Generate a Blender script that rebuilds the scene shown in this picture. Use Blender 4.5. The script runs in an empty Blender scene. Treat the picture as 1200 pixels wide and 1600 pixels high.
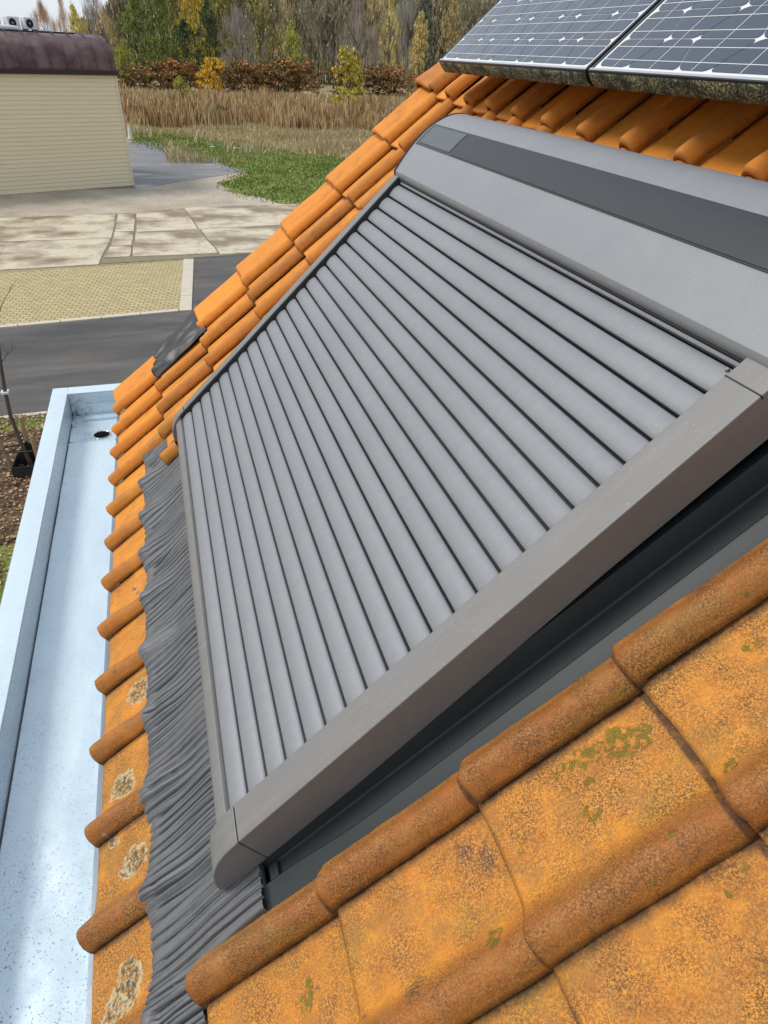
import bpy, bmesh, math, random
from mathutils import Vector, noise, Matrix
random.seed(7)
rnd = random.random
sc = bpy.context.scene
COL = bpy.data.collections.new('scene'); sc.collection.children.link(COL)
W = 0.2                 # one tile width in metres
E = 4.15                # eave height above the ground
TH = 0.7174             # roof pitch
L = 1.3306; V1 = 1.2616 # tile course length and first course, in tile widths
GX = 0.0

# ------------------------------------------------------------------ helpers
def tag(o, label=None, cat=None, group=None, kind=None):
    if label: o['label'] = label
    if cat: o['category'] = cat
    if group: o['group'] = group
    if kind: o['kind'] = kind
    return o

def empty(name, loc, rot=(0, 0, 0)):
    o = bpy.data.objects.new(name, None); COL.objects.link(o)
    o.location = loc; o.rotation_euler = rot; o.empty_display_size = .1
    return o

class MB:
    def __init__(self): self.v = []; self.f = []; self.m = []; self.col = []
    def add(self, vs, fs, mi=0, col=None):
        b = len(self.v); self.v += [tuple(p) for p in vs]
        self.f += [tuple(i + b for i in f) for f in fs]; self.m += [mi] * len(fs)
        if col is not None: self.col += [col] * len(vs)
        return self
    def box(self, x0, x1, y0, y1, z0, z1, mi=0):
        vs = [(x, y, z) for x in (x0, x1) for y in (y0, y1) for z in (z0, z1)]
        return self.add(vs, [(0,1,3,2),(4,6,7,5),(0,4,5,1),(2,3,7,6),(0,2,6,4),(1,5,7,3)], mi)
    def grid(self, rows, mi=0, close=False):
        n = len(rows[0]); vs = [p for r in rows for p in r]; fs = []
        for i in range(len(rows) - 1):
            for j in range(n - 1 + (1 if close else 0)):
                a = i*n + j; b = i*n + (j+1) % n
                fs.append((a, b, b + n, a + n))
        return self.add(vs, fs, mi)
    def tube(self, pts, rad, seg=8, mi=0, caps=True):
        rows = []
        for i, p in enumerate(pts):
            p = Vector(p); a = Vector(pts[max(i-1, 0)]); b = Vector(pts[min(i+1, len(pts)-1)])
            d = (b - a).normalized(); s = d.orthogonal().normalized()
            if abs(d.z) > .5: s = d.cross(Vector((0, 1, 0))).normalized()
            t = d.cross(s); r = rad[i] if hasattr(rad, '__len__') else rad
            rows.append([p + (s*math.cos(k*2*math.pi/seg) + t*math.sin(k*2*math.pi/seg))*r for k in range(seg)])
        self.grid(rows, mi, True)
        if caps:
            n = len(self.v); self.f.append(tuple(range(n - seg, n))); self.m.append(mi)
            n0 = n - seg*len(pts); self.f.append(tuple(reversed(range(n0, n0 + seg)))); self.m.append(mi)
        return self
    def prism(self, prof, a0, a1, axis='y', mi=0):
        """closed outline (p,q) swept along an axis"""
        n = len(prof)
        def P(p, q, a): return (p, a, q) if axis == 'y' else ((a, p, q) if axis == 'x' else (p, q, a))
        vs = [P(p, q, a0) for p, q in prof] + [P(p, q, a1) for p, q in prof]
        fs = [(i, (i+1) % n, (i+1) % n + n, i + n) for i in range(n)]
        fs += [tuple(reversed(range(n))), tuple(range(n, 2*n))]
        return self.add(vs, fs, mi)
    def build(self, name, mat, parent=None, angle=35, bevel=0, seg=2, base=(0, 0, 0), smooth=True, recalc=True):
        me = bpy.data.meshes.new(name)
        bx, by, bz = base
        me.from_pydata([(x-bx, y-by, z-bz) for x, y, z in self.v], [], self.f)
        for m in (mat if isinstance(mat, list) else [mat]): me.materials.append(m)
        if any(self.m): me.polygons.foreach_set('material_index', self.m)
        if self.col and len(self.col) == len(self.v):
            ca = me.color_attributes.new('tint', 'FLOAT_COLOR', 'POINT')
            ca.data.foreach_set('color', [c for k in self.col for c in (*k, 1.0)])
        if recalc:
            bm = bmesh.new(); bm.from_mesh(me); bmesh.ops.recalc_face_normals(bm, faces=bm.faces); bm.to_mesh(me); bm.free()
        if smooth:
            me.polygons.foreach_set('use_smooth', [True]*len(me.polygons))
            me.set_sharp_from_angle(angle=math.radians(angle))
        me.update()
        o = bpy.data.objects.new(name, me); COL.objects.link(o)
        if parent: o.parent = parent
        if bevel:
            b = o.modifiers.new('bevel', 'BEVEL'); b.width = bevel; b.segments = seg; b.limit_method = 'ANGLE'; b.angle_limit = math.radians(35)
            b.harden_normals = True
        return o

# roof frame: x = up the slope, y = along the eave, z = out of the roof
RF = Matrix.Translation((0, 0, E)) @ Matrix.Rotation(-TH, 4, 'Y')
def roof_thing(name, v, u, n):
    o = empty(name, RF @ Vector((v*W, u*W, n*W)), (0, -TH, 0)); o['_b'] = (v*W, u*W, n*W)
    return o
def rb(o):                                   # base of a roof thing in roof coordinates
    return tuple(o['_b'])
class RMB(MB):                               # like MB, but given in tile widths in the roof frame
    def done(self, name, mat, parent, **k):
        self.v = [(x*W, y*W, z*W) for x, y, z in self.v]
        return self.build(name, mat, parent, base=rb(parent) if parent.get('_b') else (0, 0, 0), **k)

# ------------------------------------------------------------------ materials
class NT:
    def __init__(self, name):
        self.m = bpy.data.materials.new(name); self.m.use_nodes = True
        self.t = self.m.node_tree; self.t.nodes.clear()
        self.out = self.t.nodes.new('ShaderNodeOutputMaterial')
        self.b = self.t.nodes.new('ShaderNodeBsdfPrincipled')
        self.t.links.new(self.b.outputs[0], self.out.inputs[0])
        tc = self.t.nodes.new('ShaderNodeTexCoord'); self.obj = tc.outputs['Object']
    def _in(self, sock, v):
        if v is None: return
        if isinstance(v, bpy.types.NodeSocket): self.t.links.new(v, sock)
        else:
            if sock.type == 'RGBA' and len(v) == 3: v = (*v, 1)
            sock.default_value = v
    def set(self, **k):
        for a, v in k.items(): self._in(self.b.inputs[a.replace('_', ' ')], v)
        return self
    def mapping(self, scale=(1, 1, 1), loc=(0, 0, 0), rot=(0, 0, 0), vec=None):
        n = self.t.nodes.new('ShaderNodeMapping'); self._in(n.inputs['Vector'], vec or self.obj)
        n.inputs['Scale'].default_value = scale; n.inputs['Location'].default_value = loc; n.inputs['Rotation'].default_value = rot
        return n.outputs[0]
    def noise(self, scale, detail=4, rough=.6, vec=None, dist=0):
        n = self.t.nodes.new('ShaderNodeTexNoise'); self._in(n.inputs['Vector'], vec or self.obj)
        n.inputs['Scale'].default_value = scale; n.inputs['Detail'].default_value = detail
        n.inputs['Roughness'].default_value = rough; n.inputs['Distortion'].default_value = dist
        return n.outputs['Fac']
    def vor(self, scale, vec=None, feature='F1', out='Distance', rnd_=1):
        n = self.t.nodes.new('ShaderNodeTexVoronoi'); n.feature = feature; self._in(n.inputs['Vector'], vec or self.obj)
        n.inputs['Scale'].default_value = scale; n.inputs['Randomness'].default_value = rnd_
        return n.outputs[out]
    def ramp(self, fac, stops, interp='LINEAR'):
        n = self.t.nodes.new('ShaderNodeValToRGB'); self._in(n.inputs[0], fac); n.color_ramp.interpolation = interp
        cr = n.color_ramp
        while len(cr.elements) < len(stops): cr.elements.new(.5)
        for e, (p, c) in zip(cr.elements, stops):
            e.position = p; e.color = (c, c, c, 1) if not hasattr(c, '__len__') else (*c, 1)
        return n.outputs[0]
    def mix(self, fac, a, b, mode='MIX'):
        n = self.t.nodes.new('ShaderNodeMix'); n.data_type = 'RGBA'; n.blend_type = mode
        self._in(n.inputs['Factor'], fac); self._in(n.inputs['A'] if False else n.inputs[6], a); self._in(n.inputs[7], b)
        return n.outputs[2]
    def math(self, op, a, b=0.0, clamp=False):
        n = self.t.nodes.new('ShaderNodeMath'); n.operation = op; n.use_clamp = clamp
        self._in(n.inputs[0], a); self._in(n.inputs[1], b); return n.outputs[0]
    def sep(self, vec=None):
        n = self.t.nodes.new('ShaderNodeSeparateXYZ'); self._in(n.inputs[0], vec or self.obj); return n.outputs
    def attr(self, name='tint'):
        n = self.t.nodes.new('ShaderNodeAttribute'); n.attribute_name = name
        s = self.t.nodes.new('ShaderNodeSeparateColor'); self.t.links.new(n.outputs['Color'], s.inputs[0]); return s.outputs
    def objrand(self):
        n = self.t.nodes.new('ShaderNodeObjectInfo'); return n.outputs['Random']
    def vdist(self, p, vec=None):
        n = self.t.nodes.new('ShaderNodeVectorMath'); n.operation = 'DISTANCE'; self._in(n.inputs[0], vec or self.obj); n.inputs[1].default_value = p
        return n.outputs['Value']
    def vadd(self, a, b):
        n = self.t.nodes.new('ShaderNodeVectorMath'); n.operation = 'ADD'; self._in(n.inputs[0], a); self._in(n.inputs[1], b); return n.outputs[0]
    def noisevec(self, scale, amt):
        n = self.t.nodes.new('ShaderNodeTexNoise'); self._in(n.inputs['Vector'], self.obj); n.inputs['Scale'].default_value = scale; n.inputs['Detail'].default_value = 3
        s = self.t.nodes.new('ShaderNodeVectorMath'); s.operation = 'SUBTRACT'; self.t.links.new(n.outputs['Color'], s.inputs[0]); s.inputs[1].default_value = (.5, .5, .5)
        m = self.t.nodes.new('ShaderNodeVectorMath'); m.operation = 'SCALE'; self.t.links.new(s.outputs[0], m.inputs[0]); m.inputs['Scale'].default_value = amt
        return self.vadd(self.obj, m.outputs[0])
    def bump(self, h, strength=.3, dist=.002, prev=None):
        n = self.t.nodes.new('ShaderNodeBump'); self._in(n.inputs['Height'], h)
        n.inputs['Strength'].default_value = strength; n.inputs['Distance'].default_value = dist
        if prev is not None: self._in(n.inputs['Normal'], prev)
        return n.outputs[0]

def simple(name, col, rough=.6, metal=0, var=.15, vs=20, bump=0, bs=200, spec=.5):
    t = NT(name); n = t.noise(vs, 5)
    c = t.mix(n, tuple(x*(1-var) for x in col), tuple(min(1, x*(1+var)) for x in col))
    t.set(Base_Color=c, Roughness=rough, Metallic=metal)
    t.b.inputs['Specular IOR Level'].default_value = spec
    if bump: t.set(Normal=t.bump(t.noise(bs, 4), bump, .002))
    return t.m

def mat_tiles():
    t = NT('clay_tile'); A = t.attr()          # R random per tile, G roll height 0..1, B age
    R, G, B = A[0], A[1], A[2]
    big = t.noise(7, 4, .6); mid = t.noise(38, 5, .65); fine = t.noise(330, 4, .8); sp = t.noise(800, 2, .7)
    warp = t.noisevec(14, .06)
    clean = t.mix(mid, (.72, .235, .018), (.86, .325, .026))
    clean = t.mix(t.math('MULTIPLY', R, .5), clean, (.66, .20, .02))
    golden = t.mix(mid, (.56, .205, .022), (.70, .305, .038))
    brown = t.mix(mid, (.23, .068, .015), (.43, .135, .025))
    # age turns the pan golden and speckled, and the roll brown
    ageB = t.math('MULTIPLY', B, t.ramp(mid, [(.25, .55), (.7, 1.0)]))
    c = t.mix(ageB, clean, golden)
    rollf = t.math('MULTIPLY', t.ramp(t.math('ADD', t.math('MULTIPLY', G, .8), t.math('MULTIPLY', big, .5)), [(.38, 0), (.85, 1)]), t.math('MULTIPLY', B, .95))
    c = t.mix(rollf, c, brown)
    # speckled lichen growth: fine brown grains, denser in the middle of the pans
    dens = t.ramp(t.math('ADD', t.math('MULTIPLY', t.noise(16, 4, .6), .75), t.math('MULTIPLY', B, .22)), [(.40, .12), (.64, 1)])
    grain = t.ramp(t.math('ADD', t.math('MULTIPLY', fine, .6), t.math('MULTIPLY', sp, .4)), [(.46, 0), (.515, 1)])
    g = t.math('MULTIPLY', t.math('MULTIPLY', grain, dens), t.math('MULTIPLY', B, 1.0))
    c = t.mix(g, c, (.085, .042, .014))
    patch = t.math('MULTIPLY', t.ramp(t.noise(21, 6, .75, vec=t.mapping(loc=(11, 3, 2))), [(.52, 0), (.60, .6)]), B)
    c = t.mix(patch, c, (.34, .150, .034))
    grain2 = t.ramp(t.noise(420, 3, .7, vec=t.mapping(loc=(3.1, 1.7, 0))), [(.53, 0), (.62, 1)])
    c = t.mix(t.math('MULTIPLY', t.math('MULTIPLY', grain2, dens), t.math('MULTIPLY', B, .5)), c, (.56, .36, .14))
    # dark soot spots
    soot = t.math('MULTIPLY', t.ramp(t.noise(24, 4, .6, vec=t.mapping(loc=(7, 2, 1))), [(.66, 0), (.73, 1)]), t.ramp(fine, [(.40, 0), (.55, 1)]))
    c = t.mix(t.math('MULTIPLY', soot, t.math('MULTIPLY', B, .85)), c, (.055, .045, .035))
    # general darker blotches everywhere
    bl = t.ramp(t.noise(13, 5, .7, vec=t.mapping(loc=(2, 9, 4), scale=(.6, 1.3, 1))), [(.50, 0), (.74, 1)])
    c = t.mix(t.math('MULTIPLY', bl, .6), c, (.30, .10, .020))
    # moss: olive film low at the roll foot, bright green tufts
    film = t.math('MULTIPLY', t.ramp(t.noise(9, 4, .6, vec=t.mapping(loc=(5, 5, 5), scale=(.5, 1.3, 1))), [(.54, 0), (.70, 1)]), t.math('MULTIPLY', B, .55))
    c = t.mix(t.math('MULTIPLY', film, t.ramp(fine, [(.3, .3), (.6, 1)])), c, (.18, .15, .025))
    tuft = t.math('MULTIPLY', t.ramp(t.noise(34, 3, .55, vec=t.mapping(loc=(1, 8, 3))), [(.70, 0), (.745, 1)]), t.ramp(fine, [(.36, 0), (.5, 1)]))
    tuft = t.math('MULTIPLY', tuft, B)
    spots = None; twarp = t.noisevec(70, .022)
    # tufts and lichens with a place of their own (metres, roof frame)
    for (v, u, r) in [(5.09, -1.23, .055), (5.02, -1.25, .09), (4.92, -1.21, .11), (4.80, -1.20, .08), (4.69, -1.17, .08), (4.57, -1.16, .05), (4.63, -1.32, .04), (4.55, -1.48, .06), (4.47, -1.17, .03), (3.65, -1.76, .07), (5.37, -1.72, .05), (5.92, -1.21, .05), (2.15, -1.41, .065), (2.2, -1.33, .04), (4.95, -2.17, .03)]:
        d = t.math('DIVIDE', t.vdist((v*W, u*W, 0), vec=t.vadd(twarp, t.mapping(scale=(0, 0, -1)))), r*W)
        s = t.ramp(d, [(.75, 1), (1.15, 0)])
        spots = s if spots is None else t.math('MAXIMUM', spots, s)
    tuft = t.math('MAXIMUM', tuft, t.math('MULTIPLY', t.math('MULTIPLY', spots, t.ramp(t.noise(95, 4, .75), [(.44, 0), (.52, 1)])), t.ramp(sp, [(.40, .3), (.48, 1)])))
    c = t.mix(t.math('MULTIPLY', tuft, .9), c, t.mix(t.ramp(fine, [(.4, 0), (.6, 1)]), (.045, .055, .010), (.17, .20, .015)))
    lwarp = t.noisevec(22, .055); lich = None; core = None
    for (v, u, r) in [(.27, 1.46, .19), (.15, .90, .10), (.45, .56, .15), (.36, .50, .10), (.38, -.48, .21), (.26, -.60, .14), (.50, 2.64, .20), (.52, 4.45, .07), (.40, 4.6, .05)]:
        d = t.math('DIVIDE', t.vdist((v*W, u*W, 0), vec=t.vadd(lwarp, t.mapping(scale=(0, 0, -1)))), r*W)
        ring = t.ramp(d, [(.0, 0), (.62, .0), (.80, 1), (.93, 1), (1.0, 0)])
        inn = t.ramp(d, [(.70, 1), (.85, 0)])
        lich = ring if lich is None else t.math('MAXIMUM', lich, ring)
        core = inn if core is None else t.math('MAXIMUM', core, inn)
    c = t.mix(t.math('MULTIPLY', core, t.ramp(t.noise(90, 4, .7), [(.42, 0), (.56, .95)])), c, (.07, .062, .03))
    c = t.mix(t.math('MULTIPLY', core, t.ramp(t.noise(150, 3, .7, vec=t.mapping(loc=(4, 4, 4))), [(.52, 0), (.6, .8)])), c, (.42, .40, .26))
    c = t.mix(t.math('MULTIPLY', lich, t.ramp(t.noise(120, 3), [(.42, .0), (.56, .85)])), c, (.46, .42, .25))
    sd_ = None
    for (v, u, r) in [(5.95, -.72, .15), (3.78, -1.30, .12), (3.66, -1.20, .10), (3.05, -1.75, .10)]:
        q_ = t.ramp(t.math('DIVIDE', t.vdist((v*W, u*W, 0), vec=t.vadd(twarp, t.mapping(scale=(0, 0, -1)))), r*W), [(.3, 1), (1.1, 0)])
        sd_ = q_ if sd_ is None else t.math('MAXIMUM', sd_, q_)
    c = t.mix(t.math('MULTIPLY', sd_, t.ramp(fine, [(.42, 0), (.52, .85)])), c, (.05, .043, .036))
    ga_ = t.t.nodes.new('ShaderNodeAttribute'); ga_.attribute_name = 'joint_shade_grime'
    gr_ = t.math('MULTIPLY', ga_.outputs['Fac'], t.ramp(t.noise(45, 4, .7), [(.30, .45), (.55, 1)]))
    c = t.mix(t.math('MULTIPLY', gr_, t.math('ADD', t.math('MULTIPLY', B, .35), .55)), c, (.045, .022, .012))  # darkens tile joints: painted shade together with grime
    h = t.math('ADD', t.math('MULTIPLY', fine, .6), t.math('MULTIPLY', mid, .8))
    h = t.math('ADD', h, t.math('MULTIPLY', t.math('MAXIMUM', tuft, t.math('MAXIMUM', lich, core)), .9))
    t.set(Base_Color=c, Roughness=t.ramp(fine, [(.3, .55), (.7, .8)]), Normal=t.bump(h, .55, .0022))
    t.b.inputs['Specular IOR Level'].default_value = .35
    return t.m

def mat_shutter(name='painted_aluminium', col=(.195, .188, .182), k=1.0):
    t = NT(name)
    n = t.noise(60, 4); d = t.vor(240); d2 = t.noise(9, 3)
    drops = t.math('MULTIPLY', t.ramp(d, [(.10, 1), (.20, 0)]), t.ramp(t.noise(14, 4), [(.50, 0), (.62, 1)]))
    dust = t.math('MULTIPLY', t.ramp(t.vor(170), [(.075, 1), (.13, 0)]), t.ramp(d2, [(.38, .10), (.62, 1)]))
    streak = t.noise(30, 4, .6, vec=t.mapping(scale=(.15, 1.6, 1)))
    c = t.mix(n, tuple(x*.93 for x in col), tuple(x*1.07 for x in col))
    c = t.mix(t.ramp(streak, [(.50, 0), (.72, .22)]), c, (.30, .29, .27))
    c = t.mix(t.math('MULTIPLY', t.ramp(t.noise(3.5, 4, .6), [(.45, 0), (.7, .25)]), 1.0), c, tuple(x*.72 for x in col))
    c = t.mix(t.math('MULTIPLY', dust, .55), c, (.62, .61, .58))
    h = t.math('ADD', t.math('MULTIPLY', drops, 1.0), t.math('MULTIPLY', t.noise(800, 2), .12))
    t.set(Base_Color=c, Roughness=t.math('SUBTRACT', t.ramp(n, [(.3, .46), (.7, .54)]), t.math('MULTIPLY', drops, .3)), Metallic=.15, Normal=t.bump(h, .35, .0007))
    t.b.inputs['Specular IOR Level'].default_value = .45
    return t.m

def mat_zinc():
    t = NT('galvanised_sheet')
    w = t.noise(5, 3, .5, vec=t.mapping(scale=(1, .45, 1))); w2 = t.noise(22, 4, .6)
    sx = t.sep()
    c = t.mix(t.noise(30, 5, .7), (.60, .72, .79), (.70, .81, .87))
    c = t.mix(t.ramp(t.noise(3, 6, .75, vec=t.mapping(scale=(1, .3, 1), loc=(9, 2, 1))), [(.50, 0), (.62, .5)]), c, (.52, .66, .76))
    stain = t.ramp(t.noise(6, 5, .7, vec=t.mapping(loc=(3, 1, 0))), [(.52, 0), (.72, .35)])
    c = t.mix(stain, c, (.60, .66, .72))
    # grit and splashes lying in the near end of the trough
    near = t.ramp(t.math('ADD', sx[1], 1.0), [(.35, 1), (1.0, .35)])
    far0 = t.math('SUBTRACT', 1.0, t.ramp(t.math('MULTIPLY', t.math('ADD', sx[1], 1.5), .4), [(.2, 0), (.9, 1)]))
    v1 = t.ramp(t.vor(120, vec=t.noisevec(60, .025)), [(.17, 1), (.25, 0)])
    den = t.ramp(t.noise(8, 4, .7, vec=t.mapping(loc=(1, 1, 8))), [(.40, 0), (.52, 1)])
    grit = t.math('MULTIPLY', t.math('MULTIPLY', v1, den), far0)
    v2 = t.ramp(t.vor(230, vec=t.noisevec(60, .02)), [(.20, 1), (.28, 0)])
    grit = t.math('MAXIMUM', grit, t.math('MULTIPLY', t.math('MULTIPLY', v2, t.ramp(t.noise(5, 3, .6, vec=t.mapping(loc=(2, 2, 8))), [(.44, 0), (.58, 1)])), far0))
    dr = t.math('MULTIPLY', t.ramp(t.vdist((.062, 1.81, .004)), [(.035, 1), (.085, 0)]), t.ramp(t.noise(120, 4, .7), [(.48, 0), (.60, 1)]))
    cn_ = t.math('MULTIPLY', t.ramp(t.vdist((-.075, 2.01, .02)), [(.02, 1), (.12, 0)]), t.ramp(t.noise(45, 4, .7), [(.42, 0), (.58, 1)]))
    c = t.mix(t.math('MULTIPLY', t.math('MAXIMUM', dr, cn_), .8), c, (.13, .11, .09))
    c = t.mix(t.math('MULTIPLY', grit, .9), c, (.07, .05, .035))
    h = t.math('ADD', t.math('MULTIPLY', w, 1.0), t.math('MULTIPLY', w2, .10))
    nb = t.bump(h, .22, .02)
    t.set(Base_Color=c, Metallic=t.math('SUBTRACT', .34, t.math('MULTIPLY', grit, .34)), Roughness=t.math('ADD', t.ramp(w2, [(.3, .22), (.7, .34)]), t.math('MULTIPLY', grit, .4)), Normal=nb)
    return t.m

def mat_pleat():
    t = NT('pleated_lead_grey_foil')
    n = t.noise(40, 4)
    c = t.mix(n, (.095, .097, .101), (.155, .157, .162))
    t.set(Base_Color=c, Roughness=t.ramp(n, [(.3, .46), (.7, .6)]), Metallic=.1, Normal=t.bump(t.noise(200, 4), .3, .001))
    return t.m

def leafmat(name, a, b, dark=None, rough=.7):
    t = NT(name)
    n = t.noise(.9, 3, .6); f = t.noise(9, 3, .7)
    c = t.mix(t.ramp(t.math('ADD', t.math('MULTIPLY', n, .55), t.math('MULTIPLY', f, .45)), [(.36, 0), (.64, 1)]), a, b)
    t.set(Base_Color=c, Roughness=rough); t.b.inputs['Specular IOR Level'].default_value = .2
    return t.m

M = {}
M['tile'] = mat_tiles()
M['alu'] = mat_shutter()
M['alu_slat'] = mat_shutter('painted_aluminium_slats', (.232, .238, .254))
M['alu_hood'] = mat_shutter('painted_aluminium_hood', (.236, .242, .256))
M['seal'] = simple('black_rubber_seal', (.018, .018, .019), .7)
M['zinc'] = mat_zinc()
M['pleat'] = mat_pleat()
M['flash'] = simple('slate_flashing', (.027, .034, .036), .50, .1, .12, 30, .12, 500, spec=.35)
M['under'] = simple('black_underlay', (.012, .012, .013), .9)
M['pvdark'] = simple('dark_solar_film', (.022, .0245, .028), .50, 0, .1, 60)
M['pvlight'] = simple('grey_sensor_film', (.085, .092, .10), .45, 0, .1, 60)
M['pvframe'] = simple('black_panel_frame', (.03, .031, .034), .4, .3)
M['bitumen'] = simple('bitumen_sheet', (.014, .014, .015), .42, 0, .1, 30, .08, 40)
M['plaster'] = simple('pale_render', (.55, .52, .46), .85, 0, .06, 4, .3, 120)
M['white'] = simple('white_plastic', (.75, .76, .78), .45)
M['black'] = simple('black_plastic', (.02, .02, .022), .5)
M['wood_post'] = simple('weathered_softwood', (.36, .24, .13), .8, 0, .3, 40, .3, 90)
M['bark'] = simple('grey_brown_bark', (.10, .078, .062), .9, 0, .3, 30, .4, 60)
M['darkroof'] = simple('dark_roofing', (.05, .052, .058), .6)

# ------------------------------------------------------------------ camera, light, sky
cam = bpy.data.cameras.new('camera'); co = bpy.data.objects.new('camera', cam); COL.objects.link(co)
yaw, pitch, roll, f = .3206, .6069, .0447, 1034.66
fw = Vector((math.sin(yaw)*math.cos(pitch), math.cos(yaw)*math.cos(pitch), -math.sin(pitch)))
r = fw.cross(Vector((0, 0, 1))).normalized(); up = r.cross(fw)
r2 = r*math.cos(roll) + up*math.sin(roll); u2 = -r*math.sin(roll) + up*math.cos(roll)
mw = Matrix((r2, u2, -fw)).transposed().to_4x4(); mw.translation = Vector((.2796, -.6458, 1.3540 + E)); co.matrix_world = mw
cam.sensor_fit = 'HORIZONTAL'; cam.sensor_width = 36; cam.lens = f/1200*36; cam.clip_start = .02; cam.clip_end = 3000
sc.camera = co
sc.view_settings.view_transform = 'Standard'; sc.view_settings.look = 'None'; sc.view_settings.exposure = .35; sc.view_settings.gamma = 1

SUN_EL, SUN_AZ = math.radians(50), math.radians(-68)       # azimuth clockwise from +Y
w = bpy.data.worlds.new('World'); sc.world = w; w.use_nodes = True; nt = w.node_tree; nt.nodes.clear()
o_ = nt.nodes.new('ShaderNodeOutputWorld'); bg = nt.nodes.new('ShaderNodeBackground'); nt.links.new(bg.outputs[0], o_.inputs[0])
sky = nt.nodes.new('ShaderNodeTexSky'); sky.sky_type = 'NISHITA'; sky.sun_disc = False
sky.sun_elevation = SUN_EL; sky.sun_rotation = SUN_AZ; sky.air_density = 1; sky.dust_density = 1.5; sky.ozone_density = 1
tc = nt.nodes.new('ShaderNodeTexCoord'); mp = nt.nodes.new('ShaderNodeMapping'); mp.inputs['Scale'].default_value = (1, 1, 2.2)
nt.links.new(tc.outputs['Generated'], mp.inputs[0])
ns = nt.nodes.new('ShaderNodeTexNoise'); ns.inputs['Scale'].default_value = 1.6; ns.inputs['Detail'].default_value = 6; nt.links.new(mp.outputs[0], ns.inputs['Vector'])
cr = nt.nodes.new('ShaderNodeValToRGB'); cr.color_ramp.elements[0].position = .36; cr.color_ramp.elements[0].color = (.50, .50, .50, 1)
cr.color_ramp.elements[1].position = .62; cr.color_ramp.elements[1].color = (.92, .92, .92, 1); nt.links.new(ns.outputs['Fac'], cr.inputs[0])
mx = nt.nodes.new('ShaderNodeMix'); mx.data_type = 'RGBA'; sx = nt.nodes.new('ShaderNodeSeparateXYZ'); nt.links.new(tc.outputs['Generated'], sx.inputs[0])
mr_ = nt.nodes.new('ShaderNodeMapRange'); mr_.interpolation_type = 'SMOOTHSTEP'
for i_, v_ in ((1, .15), (2, .75), (3, 1.0), (4, .45)): mr_.inputs[i_].default_value = v_
nt.links.new(sx.outputs[0], mr_.inputs[0]); mm = nt.nodes.new('ShaderNodeMath'); mm.operation = 'MULTIPLY'
nt.links.new(cr.outputs[0], mm.inputs[0]); nt.links.new(mr_.outputs[0], mm.inputs[1]); nt.links.new(mm.outputs[0], mx.inputs[0]); nt.links.new(sky.outputs[0], mx.inputs[6])
mx.inputs[7].default_value = (6.7, 7.35, 8.1, 1)
nt.links.new(mx.outputs[2], bg.inputs[0]); bg.inputs[1].default_value = .10
sun = bpy.data.lights.new('sun', 'SUN'); so = bpy.data.objects.new('sun', sun); COL.objects.link(so)
sun.energy = 2.0; sun.angle = math.radians(20); sun.color = (1, .95, .87)
sd = Vector((math.sin(SUN_AZ)*math.cos(SUN_EL), math.cos(SUN_AZ)*math.cos(SUN_EL), math.sin(SUN_EL)))
so.rotation_euler = sd.to_track_quat('Z', 'Y').to_euler(); so.location = (0, 0, 30)

# ------------------------------------------------------------------ house: tiled roof
def sstep(a, b, x):
    t = max(0, min(1, (x-a)/(b-a))); return t*t*(3-2*t)
PROF = [(-.026, .018), (-.036, .022), (-.036, .045), (-.022, .085), (0.0, .125), (.03, .155), (.07, .178), (.11, .182), (.15, .165), (.19, .13), (.23, .088), (.27, .05), (.31, .024), (.36, .010), (.44, .003), (.56, 0), (.70, 0), (.83, .0), (.90, .003), (.95, .006), (.985, .0), (1.03, -.01)]
def prof_n(s):
    s = s - math.floor(s + .035)
    for (a, x), (b, y) in zip(PROF[1:], PROF[2:]):
        if a <= s <= b: return x + (y-x)*(s-a)/(b-a + 1e-9)
    return 0
VERGE = [(-.026, .018), (-.036, .022), (-.036, .045), (-.022, .085), (0.0, .125), (.03, .155), (.07, .178), (.11, .182), (.15, .170), (.19, .150), (.24, .125), (.30, .112), (.38, .118), (.48, .142), (.58, .168), (.70, .190), (.82, .200), (.92, .196), (1.0, .175), (1.05, .13), (1.08, .05), (1.085, -.15), (1.085, -.38)]
TS = .085
GR = []
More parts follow.
